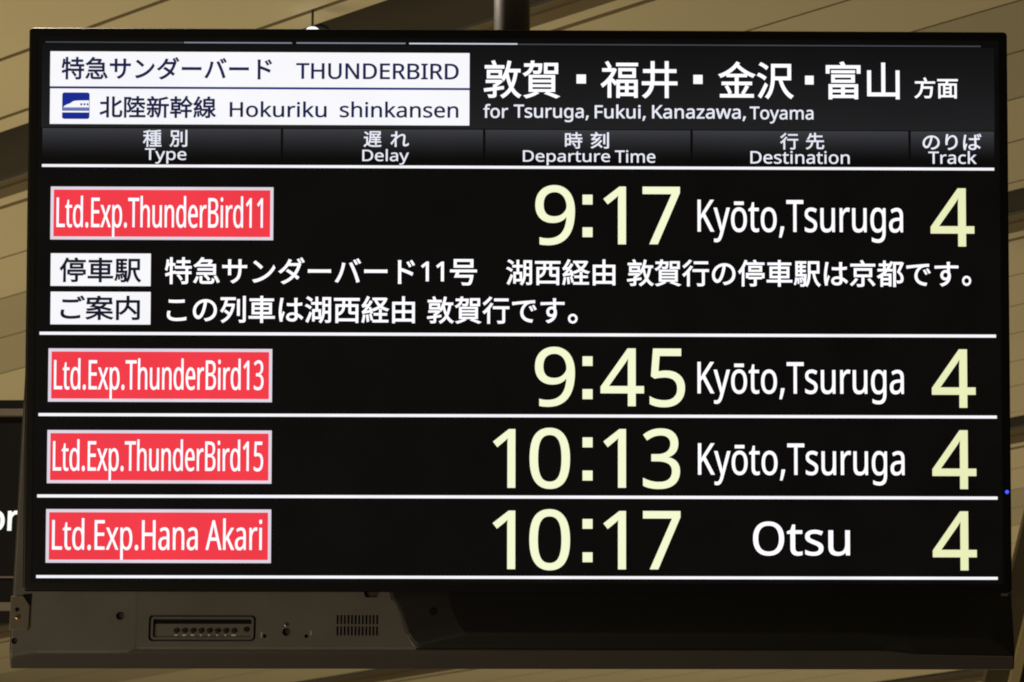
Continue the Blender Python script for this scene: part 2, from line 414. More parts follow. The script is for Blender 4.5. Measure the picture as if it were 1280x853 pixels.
GLYPHS = {
    ',': '268 M192,105l-23,-76l-31,-81l-32,-77l-65,0l19,81l18,86l13,78l94,0l7,-11',
    '.': '268 M72,54c0,25,6,42,18,52c12,10,26,15,43,15c17,0,32,-5,44,-15c13,-10,19,-27,19,-52c0,-24,-6,-41,-19,-52c-12,-11,-27,-16,-44,-16c-17,0,-31,5,-43,16c-12,11,-18,28,-18,52',
    '0': '572 M523,358c0,-58,-4,-110,-13,-155c-9,-45,-23,-84,-42,-116c-18,-31,-43,-55,-74,-72c-30,-17,-66,-25,-109,-25c-53,0,-98,15,-133,44c-35,29,-61,71,-78,126c-17,56,-25,121,-25,198c0,77,8,143,23,198c16,55,41,97,76,125c35,29,80,44,137,44c53,0,98,-15,133,-44c35,-29,62,-70,79,-125c17,-55,26,-121,26,-198M137,358c0,-65,5,-120,14,-163c10,-43,26,-76,47,-98c22,-21,51,-32,87,-32c36,0,65,11,86,32c22,21,38,54,48,98c10,43,15,98,15,163c0,65,-5,119,-15,162c-10,43,-26,76,-48,97c-21,22,-50,33,-86,33c-36,0,-65,-11,-87,-33c-21,-21,-37,-54,-47,-97c-9,-43,-14,-97,-14,-162',
    '1': '572 M355,0l-86,0l0,499l0,49l2,37l2,37l-29,-27l-33,-28l-76,-62l-46,59l193,150l73,0l0,-714',
    '2': '572 M520,0l-472,0l0,73l187,189l91,96c25,28,43,55,56,82c13,27,19,57,19,89c0,39,-12,69,-35,89c-23,21,-54,31,-91,31c-35,0,-65,-6,-92,-18c-26,-12,-53,-29,-80,-50l-47,59c19,16,39,30,61,43c23,13,47,23,73,30c27,7,55,11,85,11c45,0,83,-8,115,-23c32,-15,57,-37,74,-66c18,-28,27,-62,27,-101c0,-37,-8,-72,-23,-105c-15,-33,-37,-65,-64,-97c-27,-31,-59,-65,-96,-101l-149,-147l0,-4l361,0l0,-80',
    '3': '572 M493,547c0,-32,-6,-60,-18,-83c-12,-23,-29,-42,-52,-57c-22,-15,-48,-25,-78,-31l0,-4c57,-7,100,-25,128,-54c28,-29,42,-68,42,-115c0,-41,-10,-78,-29,-111c-19,-32,-49,-57,-89,-75c-41,-18,-93,-27,-156,-27c-37,0,-72,3,-104,9c-32,5,-63,15,-92,30l0,82c30,-15,62,-26,97,-35c35,-8,68,-12,100,-12c64,0,110,12,138,37c29,25,43,60,43,104c0,30,-8,54,-24,72c-15,19,-38,32,-68,41c-30,9,-66,13,-108,13l-69,0l0,75l70,0c39,0,72,6,98,17c27,11,47,27,60,47c14,21,21,44,21,71c0,35,-12,61,-35,80c-23,19,-55,29,-95,29c-25,0,-48,-3,-69,-8c-21,-4,-40,-12,-58,-21l-53,-31l-44,60c25,20,57,37,94,52c38,15,81,22,129,22c75,0,130,-17,166,-50c37,-33,55,-76,55,-127',
    '4': '572 M552,162l-104,0l0,-162l-85,0l0,162l-342,0l0,75l336,481l91,0l0,-477l104,0l0,-79M363,466l0,47l2,41l1,36l2,34l-4,0l-20,-41l-23,-37l-214,-305l256,0l0,225',
    '5': '572 M275,438c49,0,91,-8,127,-25c36,-17,64,-41,83,-72c20,-31,30,-68,30,-113c0,-49,-11,-92,-32,-128c-21,-35,-52,-62,-92,-82c-39,-18,-87,-28,-143,-28c-37,0,-71,3,-104,10c-32,7,-59,16,-81,29l0,83c24,-15,53,-26,87,-35c35,-8,68,-12,99,-12c35,0,66,5,92,16c27,11,47,29,62,51c15,23,22,52,22,87c0,47,-14,82,-43,107c-29,26,-74,38,-136,38l-64,-5l-58,-10l-44,28l27,337l358,0l0,-80l-283,0l-17,-207l46,7c19,3,41,4,64,4',
    '6': '572 M55,305c0,41,3,82,8,122c6,40,16,78,30,113c14,36,33,68,58,95c25,28,56,50,93,65c38,16,84,24,138,24l47,-2c17,-1,30,-4,41,-7l0,-75l-41,9l-45,3c-46,0,-84,-8,-115,-23c-31,-15,-55,-36,-73,-63c-17,-27,-30,-57,-38,-92c-8,-35,-13,-72,-15,-111l6,0c10,16,23,30,38,43c15,13,34,23,55,30c22,7,47,11,76,11c41,0,77,-9,108,-26c31,-17,56,-41,73,-74c17,-32,26,-71,26,-117c0,-49,-9,-92,-28,-128c-19,-36,-45,-64,-79,-83c-33,-19,-73,-29,-120,-29c-34,0,-66,6,-95,19c-29,13,-55,32,-78,58c-22,26,-39,59,-52,98c-12,40,-18,87,-18,140M297,64c42,0,76,13,102,40c26,27,39,69,39,126c0,45,-12,81,-35,108c-23,27,-57,40,-103,40c-31,0,-59,-6,-82,-20c-23,-13,-42,-29,-55,-49c-13,-20,-19,-41,-19,-62c0,-22,3,-44,9,-65c7,-21,17,-41,29,-59c13,-18,29,-32,48,-43c19,-11,42,-16,67,-16',
    '7': '572 M136,0l293,634l-385,0l0,80l479,0l0,-68l-290,-646l-97,0',
    '8': '572 M285,724c42,0,79,-7,111,-20c32,-13,57,-32,75,-57c19,-25,28,-57,28,-94c0,-29,-6,-54,-19,-75c-12,-21,-28,-40,-49,-57c-21,-16,-43,-30,-68,-43c29,-14,56,-30,80,-48c24,-17,43,-38,57,-61c15,-23,22,-51,22,-84c0,-40,-10,-75,-29,-104c-19,-29,-47,-51,-82,-67c-35,-16,-76,-24,-123,-24c-51,0,-95,8,-131,23c-35,15,-62,37,-81,65c-18,29,-27,63,-27,104c0,33,7,61,20,85c14,24,32,45,55,62c23,17,47,32,73,44c-23,13,-45,28,-64,45c-19,17,-33,37,-45,59c-11,22,-16,48,-16,77c0,37,9,67,28,92c19,25,44,45,76,58c32,13,68,20,109,20M135,181c0,-35,12,-64,37,-87c25,-23,63,-34,114,-34c49,0,86,11,111,34c26,23,39,53,39,90c0,23,-6,44,-19,61c-12,18,-29,34,-52,48c-22,14,-48,27,-79,38l-16,6c-29,-13,-54,-26,-74,-41c-20,-15,-35,-31,-46,-50c-10,-19,-15,-40,-15,-65M284,653c-37,0,-67,-9,-91,-27c-23,-17,-35,-43,-35,-76c0,-25,6,-45,17,-62c12,-17,28,-31,48,-43l66,-33c23,10,44,21,62,33c19,12,33,26,44,43c11,17,17,38,17,62c0,33,-12,59,-35,76c-23,18,-54,27,-93,27',
    '9': '572 M520,409c0,-41,-3,-81,-9,-122c-5,-40,-15,-78,-29,-114c-14,-35,-33,-67,-58,-95c-25,-27,-56,-49,-94,-65c-38,-15,-84,-23,-138,-23l-47,3c-17,1,-32,4,-43,7l0,75l42,-10l46,-3c47,0,85,8,115,23c31,15,55,36,73,62c18,27,31,57,39,92c8,35,13,72,14,111l-6,0c-10,-15,-23,-29,-38,-42c-15,-13,-34,-23,-56,-30c-21,-7,-47,-11,-76,-11c-41,0,-77,8,-108,25c-30,17,-55,42,-72,74c-17,32,-25,71,-25,117c0,50,9,93,28,129c19,36,46,64,80,83c34,19,74,29,120,29c34,0,66,-7,95,-20c29,-13,55,-32,77,-58c22,-26,39,-59,51,-98c13,-39,19,-86,19,-139M278,650c-41,0,-75,-14,-102,-41c-26,-27,-39,-69,-39,-125c0,-46,11,-82,33,-109c23,-26,57,-39,104,-39c32,0,60,6,83,19c23,13,41,30,54,50c13,20,20,41,20,62c0,21,-3,43,-10,64c-6,22,-15,42,-28,60c-13,18,-29,32,-48,43c-19,11,-42,16,-67,16',
    'A': '639 M545,0l-86,221l-283,0l-85,-221l-91,0l279,717l81,0l278,-717l-93,0M352,517l-10,29l-14,43l-10,35l-11,-41l-11,-37l-9,-29l-81,-216l226,0l-80,216',
    'B': '650 M301,714c89,0,157,-13,202,-40c46,-26,69,-72,69,-137c0,-28,-5,-53,-16,-75c-10,-21,-25,-39,-46,-54c-20,-14,-45,-24,-74,-29l0,-5c30,-5,57,-13,81,-26c25,-13,44,-31,58,-54c14,-23,21,-54,21,-91c0,-43,-10,-80,-30,-111c-20,-30,-49,-53,-86,-69c-37,-15,-81,-23,-132,-23l-251,0l0,714l204,0M319,410c61,0,103,10,126,29c23,20,34,49,34,88c0,39,-14,67,-42,84c-27,18,-71,26,-132,26l-118,0l0,-227l132,0M187,335l0,-259l144,0c63,0,107,12,132,37c25,25,37,57,37,97c0,25,-6,47,-17,66c-11,19,-29,33,-54,43c-26,11,-61,16,-105,16l-137,0',
    'D': '730 M669,364c0,-80,-15,-147,-45,-201c-29,-54,-72,-95,-127,-122c-55,-27,-122,-41,-201,-41l-199,0l0,714l220,0c72,0,134,-13,187,-40c53,-27,93,-66,122,-118c29,-51,43,-115,43,-192M574,361c0,63,-11,115,-32,156c-21,41,-51,71,-92,90c-40,20,-89,30,-146,30l-117,0l0,-560l97,0c97,0,169,24,217,71c49,48,73,119,73,213',
    'E': '556 M496,0l-399,0l0,714l399,0l0,-79l-309,0l0,-223l291,0l0,-78l-291,0l0,-255l309,0l0,-79',
    'F': '519 M187,0l-90,0l0,714l399,0l0,-79l-309,0l0,-253l290,0l0,-79l-290,0l0,-303',
    'H': '741 M643,0l-90,0l0,333l-366,0l0,-333l-90,0l0,714l90,0l0,-302l366,0l0,302l90,0l0,-714',
    'I': '339 M298,0l-258,0l0,52l84,19l0,571l-84,20l0,52l258,0l0,-52l-84,-20l0,-571l84,-19l0,-52',
    'K': '619 M619,0l-106,0l-253,341l-73,-64l0,-277l-90,0l0,714l90,0l0,-352l61,68l62,68l193,216l105,0l-283,-311l294,-403',
    'L': '524 M97,0l0,714l90,0l0,-634l312,0l0,-80l-402,0',
    'N': '760 M663,0l-105,0l-382,593l-4,0l3,-55l3,-67l2,-72l0,-399l-83,0l0,714l104,0l381,-591l4,0l-3,48l-3,70l-1,70l0,403l84,0l0,-714',
    'O': '781 M720,358c0,-55,-7,-106,-21,-151c-14,-45,-35,-83,-63,-116c-27,-33,-62,-58,-103,-75c-41,-17,-88,-26,-142,-26c-56,0,-105,9,-146,26c-41,18,-76,43,-103,75c-27,33,-48,72,-61,117c-13,45,-20,96,-20,151c0,73,12,137,36,192c24,55,60,97,109,128c49,31,111,46,186,46c71,0,131,-15,180,-46c49,-30,86,-72,111,-128c24,-55,37,-119,37,-193M156,358c0,-60,8,-112,25,-155c17,-43,42,-77,77,-100c35,-23,80,-35,133,-35c54,0,98,12,132,35c35,23,60,57,77,100c17,43,25,95,25,155c0,90,-19,160,-56,211c-37,51,-96,77,-177,77c-54,0,-98,-12,-134,-35c-35,-23,-60,-56,-77,-99c-17,-43,-25,-94,-25,-154',
    'R': '622 M294,714c59,0,108,-8,146,-23c39,-15,67,-37,86,-67c19,-30,28,-68,28,-113c0,-38,-7,-70,-21,-95c-14,-25,-32,-46,-54,-61c-21,-14,-44,-26,-68,-35l196,-320l-105,0l-173,295l-142,0l0,-295l-90,0l0,714l197,0M289,636l-102,0l0,-265l107,0c58,0,100,11,127,34c27,24,40,57,40,102c0,31,-6,56,-19,75c-12,19,-31,32,-56,41c-25,9,-58,13,-97,13',
    'T': '556 M323,0l-90,0l0,635l-223,0l0,79l535,0l0,-79l-222,0l0,-635',
    'U': '731 M640,252c0,-49,-10,-94,-30,-134c-20,-39,-51,-71,-92,-94c-41,-23,-93,-34,-156,-34c-89,0,-156,24,-203,72c-46,49,-69,113,-69,192l0,460l90,0l0,-463c0,-58,15,-103,46,-135c31,-32,78,-48,141,-48c43,0,78,8,105,23c27,16,47,38,60,65c13,28,19,60,19,96l0,462l89,0l0,-462',
    'a': '561 M288,545c65,0,114,-14,145,-43c31,-29,47,-74,47,-137l0,-365l-64,0l-17,76l-4,0c-15,-19,-31,-36,-48,-49c-16,-13,-35,-22,-56,-28c-21,-6,-46,-9,-76,-9c-32,0,-61,6,-87,17c-25,11,-45,29,-60,52c-15,24,-22,54,-22,90c0,53,21,94,63,123c42,29,107,45,194,48l91,3l0,32c0,45,-10,76,-29,93c-19,17,-47,26,-82,26c-28,0,-55,-4,-80,-13c-25,-8,-49,-17,-71,-28l-27,66c23,13,51,23,83,32c32,9,65,14,100,14M314,259c-67,-3,-113,-13,-139,-32c-25,-19,-38,-45,-38,-79c0,-30,9,-52,27,-66c19,-14,42,-21,71,-21c45,0,83,12,113,37c30,25,45,64,45,116l0,48l-79,-3',
    'c': '480 M300,-10c-47,0,-90,10,-127,29c-37,19,-66,49,-87,90c-21,41,-31,93,-31,156c0,66,11,120,33,161c22,41,52,72,89,91c38,19,81,29,129,29c27,0,54,-3,79,-9c25,-5,46,-12,62,-20l-27,-73l-56,17c-21,5,-41,8,-60,8c-36,0,-66,-8,-89,-23c-23,-15,-41,-38,-52,-68c-11,-30,-17,-67,-17,-112c0,-43,6,-79,17,-109c11,-30,28,-53,51,-68c23,-15,51,-23,85,-23c29,0,55,3,77,9c23,6,43,13,62,22l0,-78c-18,-9,-38,-16,-60,-21c-21,-5,-47,-8,-78,-8',
    'd': '615 M275,-10c-67,0,-120,23,-160,69c-40,47,-60,116,-60,208c0,92,20,162,60,208c41,47,94,71,161,71c28,0,52,-4,73,-11c21,-7,39,-16,54,-28c15,-12,28,-25,39,-40l6,0l-4,38l-2,41l0,214l88,0l0,-760l-71,0l-13,72l-4,0c-11,-15,-24,-29,-39,-42c-15,-12,-34,-22,-55,-29c-21,-7,-45,-11,-73,-11M289,63c57,0,96,16,119,46c23,32,35,78,35,141l0,16c0,67,-11,118,-33,153c-22,36,-63,54,-122,54c-47,0,-83,-19,-107,-57c-23,-37,-35,-88,-35,-151c0,-64,12,-114,35,-149c24,-35,60,-53,108,-53',
    'e': '564 M292,546c46,0,85,-10,118,-30c33,-20,59,-48,76,-85c18,-36,27,-78,27,-127l0,-53l-367,0c1,-61,17,-107,46,-139c30,-31,72,-47,125,-47c34,0,64,3,90,9c27,7,54,16,82,28l0,-77c-27,-12,-54,-21,-81,-26c-27,-6,-58,-9,-95,-9c-51,0,-95,10,-135,31c-39,21,-69,51,-91,92c-21,41,-32,92,-32,151c0,59,10,109,29,151c20,42,48,74,83,97c36,23,78,34,125,34M291,474c-42,0,-75,-14,-100,-41c-24,-27,-38,-64,-43,-112l273,0c0,31,-5,57,-14,80c-9,23,-23,40,-43,53c-19,13,-43,20,-73,20',
    'f': '344 M332,468l-135,0l0,-468l-88,0l0,468l-94,0l0,41l94,30l0,31c0,46,7,83,20,112c14,29,34,50,60,63c26,13,57,20,94,20c21,0,41,-2,58,-6c18,-3,33,-7,46,-12l-23,-69l-37,10c-14,3,-28,5,-43,5c-29,0,-51,-10,-66,-30c-14,-19,-21,-50,-21,-92l0,-35l135,0l0,-68',
    'g': '615 M275,546c35,0,67,-7,95,-20c29,-13,53,-34,73,-61l5,0l12,71l70,0l0,-545c0,-51,-9,-93,-26,-127c-17,-35,-44,-61,-79,-78c-35,-17,-80,-26,-135,-26c-39,0,-74,3,-107,9c-32,5,-61,14,-86,25l0,81c25,-13,55,-24,89,-31c34,-7,70,-11,109,-11c46,0,82,14,108,41c27,27,40,63,40,110l0,21l1,34l2,32l-4,0c-19,-27,-42,-48,-70,-61c-27,-13,-59,-20,-96,-20c-69,0,-124,24,-163,73c-39,49,-58,117,-58,204c0,85,19,153,58,203c39,51,93,76,162,76M287,472c-30,0,-56,-8,-77,-24c-21,-16,-37,-39,-48,-70c-10,-31,-16,-68,-16,-112c0,-66,12,-117,36,-152c25,-34,60,-52,107,-52c27,0,51,3,70,10c19,7,35,18,48,33c13,15,22,35,28,58c6,23,9,51,9,83l0,21c0,49,-6,88,-17,118c-11,30,-28,52,-51,66c-23,14,-53,21,-89,21',
    'h': '618 M173,537l-2,-39l-3,-36l6,0c11,19,26,34,43,46c17,12,37,21,58,27c21,7,43,10,66,10c43,0,79,-7,108,-21c30,-13,51,-34,66,-63c15,-29,22,-66,22,-112l0,-349l-87,0l0,343c0,43,-10,76,-29,97c-19,21,-50,32,-91,32c-40,0,-71,-8,-94,-23c-23,-15,-39,-37,-49,-66c-9,-29,-14,-64,-14,-106l0,-277l-88,0l0,760l88,0l0,-223',
    'i': '258 M173,536l0,-536l-88,0l0,536l88,0M130,737c13,0,25,-5,35,-14c11,-9,16,-23,16,-42c0,-19,-5,-33,-16,-42c-10,-9,-22,-14,-35,-14c-15,0,-27,5,-37,14c-10,9,-15,23,-15,42c0,19,5,33,15,42c10,9,22,14,37,14',
    'k': '534 M172,363l-2,-42l-2,-45l4,0l18,23l24,30l22,26l171,181l103,0l-217,-229l232,-307l-106,0l-186,250l-61,-53l0,-197l-87,0l0,760l87,0l0,-397',
    'l': '258 M173,0l-88,0l0,760l88,0l0,-760',
    'm': '935 M673,546c61,0,106,-16,136,-47c30,-31,45,-81,45,-150l0,-349l-87,0l0,345c0,42,-9,74,-27,95c-17,21,-45,32,-82,32c-52,0,-89,-15,-112,-45c-22,-30,-33,-74,-33,-131l0,-296l-87,0l0,345c0,28,-4,51,-12,70c-8,20,-20,34,-36,43c-16,9,-37,14,-62,14c-36,0,-64,-8,-85,-23c-21,-15,-35,-36,-45,-65c-9,-29,-13,-64,-13,-106l0,-278l-88,0l0,536l71,0l13,-73l5,0c11,19,25,34,41,46c17,13,35,22,55,28c20,6,41,9,62,9c41,0,76,-7,103,-22c28,-15,48,-37,61,-68l5,0c18,31,42,53,73,68c31,15,64,22,99,22',
    'n': '618 M343,546c64,0,112,-16,145,-47c33,-31,49,-81,49,-150l0,-349l-87,0l0,343c0,43,-10,76,-29,97c-19,21,-50,32,-91,32c-59,0,-100,-17,-123,-50c-23,-33,-34,-81,-34,-144l0,-278l-88,0l0,536l71,0l13,-73l5,0c12,19,27,34,44,46c18,13,38,22,59,28c21,6,43,9,66,9',
    'o': '605 M551,269c0,-45,-6,-84,-18,-119c-11,-34,-28,-63,-50,-87c-21,-24,-48,-42,-79,-55c-31,-12,-65,-18,-103,-18c-35,0,-68,6,-98,18c-30,13,-56,31,-78,55c-22,24,-39,53,-52,87c-12,35,-18,74,-18,119c0,59,10,109,30,150c20,41,49,73,86,94c37,22,82,33,133,33c49,0,91,-11,128,-33c37,-21,66,-52,87,-94c21,-41,32,-91,32,-150M146,269c0,-42,6,-79,16,-110c11,-31,29,-54,52,-71c23,-17,53,-25,89,-25c36,0,66,8,89,25c23,17,40,40,51,71c11,31,17,68,17,110c0,43,-6,79,-17,109c-11,30,-29,53,-52,69c-23,17,-52,25,-89,25c-55,0,-94,-18,-119,-54c-25,-36,-37,-86,-37,-149',
    'p': '615 M340,546c66,0,119,-23,159,-69c41,-46,61,-115,61,-208c0,-61,-9,-112,-28,-154c-18,-41,-44,-73,-77,-94c-33,-20,-71,-31,-116,-31c-27,0,-52,4,-73,11c-21,7,-40,17,-55,28c-15,12,-27,25,-38,39l-6,0l4,-43l2,-45l0,-220l-88,0l0,776l72,0l12,-73l4,0c11,15,24,29,38,42c15,13,33,23,54,30c21,7,46,11,75,11M324,472c-36,0,-65,-7,-87,-21c-22,-13,-38,-34,-48,-61c-10,-27,-15,-62,-16,-104l0,-17c0,-44,5,-81,14,-112c9,-31,25,-54,47,-70c23,-16,53,-24,92,-24c33,0,59,9,80,27c21,18,37,42,47,73c11,31,16,67,16,107c0,61,-12,110,-36,147c-23,37,-60,55,-109,55',
    'r': '413 M335,546l32,-2l31,-4l-11,-81l-29,5l-29,2c-21,0,-40,-4,-59,-13c-19,-9,-35,-21,-50,-37c-15,-15,-26,-34,-35,-56c-8,-22,-12,-47,-12,-74l0,-286l-88,0l0,536l72,0l10,-98l4,0c11,20,25,38,41,54c16,17,34,30,55,39c21,10,43,15,68,15',
    's': '479 M434,148c0,-35,-9,-64,-26,-87c-17,-23,-42,-41,-74,-53c-32,-12,-70,-18,-114,-18c-37,0,-70,3,-97,9c-26,6,-50,14,-71,25l0,80c21,-11,47,-21,77,-30c31,-9,62,-13,93,-13c45,0,77,7,97,21c20,15,30,34,30,58c0,13,-4,25,-11,36c-7,11,-21,21,-40,32c-19,11,-46,22,-81,36c-35,13,-64,27,-89,40c-25,13,-44,29,-57,48c-13,19,-20,43,-20,72c0,45,18,80,55,105c37,25,86,37,146,37c33,0,63,-3,91,-10c29,-6,55,-15,80,-26l-30,-70l-71,24c-25,7,-50,10,-76,10c-36,0,-64,-6,-83,-18c-19,-11,-28,-27,-28,-47c0,-15,4,-27,13,-38c9,-10,23,-20,43,-30l82,-34c34,-13,63,-26,87,-39c24,-13,42,-30,55,-49c13,-18,19,-42,19,-71',
    't': '361 M264,62l41,3l34,8l0,-67c-9,-5,-23,-9,-40,-11c-17,-3,-34,-5,-50,-5c-28,0,-54,5,-78,14c-23,10,-42,27,-57,51c-15,24,-22,58,-22,101l0,312l-76,0l0,42l77,35l35,114l52,0l0,-123l155,0l0,-68l-155,0l0,-310c0,-33,8,-57,23,-72c16,-16,36,-24,61,-24',
    'u': '618 M533,536l0,-536l-72,0l-13,71l-4,0c-11,-19,-26,-34,-44,-46c-18,-12,-38,-21,-59,-26c-21,-6,-44,-9,-67,-9c-43,0,-79,7,-108,20c-29,14,-50,35,-65,64c-15,29,-22,66,-22,111l0,351l89,0l0,-345c0,-43,10,-75,29,-96c19,-21,49,-32,90,-32c40,0,71,7,95,23c22,14,39,37,48,65c10,29,15,65,15,106l0,279l88,0',
    'w': '786 M431,303l-12,41l-11,39l-8,35l-6,27l-4,0l-6,-27l-8,-35l-10,-40l-12,-41l-96,-301l-100,0l-147,536l91,0l74,-286l15,-59l12,-56l8,-45l4,0l7,30l8,38l10,40l11,36l95,302l96,0l92,-302l14,-49l14,-51l8,-43l4,0l7,42l13,56l16,61l75,286l90,0l-149,-536l-103,0l-92,302',
    'x': '529 M212,274l-185,262l100,0l138,-202l137,202l99,0l-185,-262l195,-274l-100,0l-146,214l-148,-214l-99,0l194,274',
    'y': '510 M1,536l94,0l116,-305l18,-52l16,-49l11,-45l4,0l19,65l27,82l109,304l95,0l-231,-610c-13,-33,-28,-62,-45,-87c-17,-25,-37,-45,-62,-58c-24,-14,-53,-21,-88,-21l-42,3l-31,5l0,70l26,-4l33,-2c21,0,38,4,53,12c15,7,28,18,39,33c11,14,20,31,27,50l28,71l-216,538',
    'z': '470 M431,0l-392,0l0,58l288,410l-271,0l0,68l368,0l0,-66l-284,-402l291,0l0,-68',
    'ō': '605 M551,269c0,-45,-6,-84,-18,-119c-11,-34,-28,-63,-50,-87c-21,-24,-48,-42,-79,-55c-31,-12,-65,-18,-103,-18c-35,0,-68,6,-98,18c-30,13,-56,31,-78,55c-22,24,-39,53,-52,87c-12,35,-18,74,-18,119c0,59,10,109,30,150c20,41,49,73,86,94c37,22,82,33,133,33c49,0,91,-11,128,-33c37,-21,66,-52,87,-94c21,-41,32,-91,32,-150M146,269c0,-42,6,-79,16,-110c11,-31,29,-54,52,-71c23,-17,53,-25,89,-25c36,0,66,8,89,25c23,17,40,40,51,71c11,31,17,68,17,110c0,43,-6,79,-17,109c-11,30,-29,53,-52,69c-23,17,-52,25,-89,25c-55,0,-94,-18,-119,-54c-25,-36,-37,-86,-37,-149M451,677l0,-71l-297,0l0,71l297,0',
    '。': '976 M189,238c-81,0,-148,-66,-148,-148c0,-83,67,-150,148,-150c83,0,150,67,150,150c0,82,-67,148,-150,148M189,-10c-53,0,-98,44,-98,100c0,53,45,98,98,98c56,0,100,-45,100,-98c0,-56,-44,-100,-100,-100',
    'こ': '976 M229,685l0,-80c78,-6,160,-11,258,-11c91,0,197,7,264,12l0,80c-71,-7,-170,-13,-264,-13c-98,0,-187,3,-258,12M268,292l-79,8c-8,-40,-20,-86,-20,-136c0,-123,115,-188,313,-188c139,0,263,14,333,34l-1,84c-73,-25,-199,-39,-334,-39c-156,0,-232,51,-232,126c0,36,8,72,20,111',
    'ご': '976 M212,675l0,-80c77,-6,160,-10,258,-10c90,0,197,7,263,11l0,80c-70,-7,-170,-13,-263,-13c-98,0,-188,4,-258,12M251,281l-79,8c-10,-39,-21,-85,-21,-136c0,-123,115,-188,314,-188c139,0,263,15,333,34l-1,84c-74,-23,-200,-38,-334,-38c-156,0,-232,51,-232,126c0,36,7,72,20,110M760,784l-52,-23c27,-37,60,-96,80,-136l52,24c-20,39,-55,100,-80,135M868,823l-52,-23c28,-37,61,-92,81,-134l54,23c-20,36,-57,98,-83,134',
    'す': '976 M554,363c9,-92,-29,-138,-85,-138c-55,0,-100,37,-100,97c0,64,48,104,99,104c39,0,71,-19,86,-63M94,637l2,-75c122,9,288,16,436,17l1,-99c-20,7,-41,11,-65,11c-93,0,-172,-73,-172,-170c0,-106,78,-163,160,-163c33,0,61,9,85,26c-39,-88,-129,-143,-259,-172l66,-65c227,69,291,215,291,347c0,49,-10,92,-31,125l-2,161l14,0c142,0,231,-2,286,-5l1,72l-286,1l-15,0l1,64l5,61l-89,0l6,-61l2,-65l-437,-10',
    'で': '976 M77,642l9,-85c105,23,354,46,459,58c-90,-54,-183,-178,-183,-330c0,-218,206,-314,387,-321l28,81c-159,6,-337,66,-337,257c0,116,85,264,224,309c50,15,135,16,191,16l0,78c-65,-3,-157,-9,-263,-18c-180,-14,-365,-33,-428,-40l-87,-5M715,507l-50,-22c29,-40,57,-91,80,-137l50,23c-21,43,-58,103,-80,136M821,548l-48,-23c30,-41,59,-89,82,-136l51,24c-23,43,-62,102,-85,135',
    'の': '976 M465,627c-11,-90,-31,-183,-55,-264c-50,-165,-102,-230,-147,-230c-44,0,-101,54,-101,177c0,133,115,293,303,317M546,629c166,-15,260,-137,260,-284c0,-169,-122,-263,-248,-290c-22,-5,-52,-10,-84,-13l46,-72c232,30,366,167,366,372c0,198,-145,359,-374,359c-238,0,-426,-186,-426,-397c0,-161,87,-261,174,-261c90,0,167,103,227,304c27,90,46,190,59,282',
    'は': '976 M249,746l-86,7c0,-21,-2,-47,-6,-70c-13,-81,-45,-267,-45,-411c0,-131,18,-239,37,-308l69,5l-2,34c-1,12,1,30,4,44c9,48,46,147,69,216l-40,31l-56,-144c-7,48,-9,89,-9,136c0,109,29,303,48,393c3,18,11,50,17,67M660,181l1,-35c0,-64,-25,-106,-107,-106c-70,0,-119,27,-119,77c0,48,52,79,125,79c35,0,69,-6,100,-15M731,752l-88,0l4,-60l0,-121l-92,-2c-58,0,-110,3,-166,8l0,-73c58,-4,109,-7,164,-7l94,2c1,-80,7,-176,10,-251c-28,6,-59,9,-91,9c-128,0,-201,-66,-201,-148c0,-88,72,-139,203,-139c132,0,169,77,169,157l0,20c50,-28,99,-67,147,-113l43,66c-50,45,-114,94,-193,125c-4,82,-11,180,-12,279c59,4,116,9,169,18l0,75c-52,-9,-109,-17,-169,-22l3,118l6,59',
    'ば': '976 M225,735l-85,8c0,-22,-3,-48,-6,-70c-12,-80,-45,-267,-45,-410c0,-133,17,-240,37,-310l68,5l-3,34c0,12,1,30,4,44c11,48,47,148,71,216l-41,31c-16,-39,-40,-99,-55,-143c-7,47,-10,88,-10,136c0,109,29,303,49,394l16,65M792,773l-48,-15c18,-38,41,-96,55,-138l50,17c-13,39,-40,101,-57,136M889,803l-48,-15c21,-37,42,-94,58,-137l50,18c-15,39,-41,98,-60,134M636,170l1,-33c0,-66,-24,-107,-106,-107c-70,0,-119,27,-119,76c0,48,52,79,124,79c35,0,69,-4,100,-15M708,742l-88,0l4,-61l0,-121l-93,-2c-57,0,-109,3,-165,8l0,-73c58,-4,108,-6,164,-6l94,2c1,-81,7,-177,10,-252c-29,6,-59,9,-91,9c-128,0,-200,-65,-200,-146c0,-88,71,-142,202,-142c131,0,169,79,169,159l0,20c49,-29,98,-68,147,-114l42,66c-51,46,-113,95,-192,126c-4,82,-11,179,-12,278c58,4,115,10,169,18l0,76c-52,-10,-110,-18,-169,-23l2,118c1,20,3,39,7,60',
    'り': '976 M331,770l-86,3c-2,-26,-3,-55,-8,-84c-12,-79,-30,-222,-30,-315c0,-64,6,-118,11,-155l75,6c-6,48,-6,81,-2,120c12,127,125,305,247,305c102,0,155,-111,155,-265c0,-245,-166,-332,-378,-364l46,-70c242,44,412,163,412,435c0,205,-93,334,-222,334c-124,0,-226,-122,-266,-221c6,68,25,200,46,271',
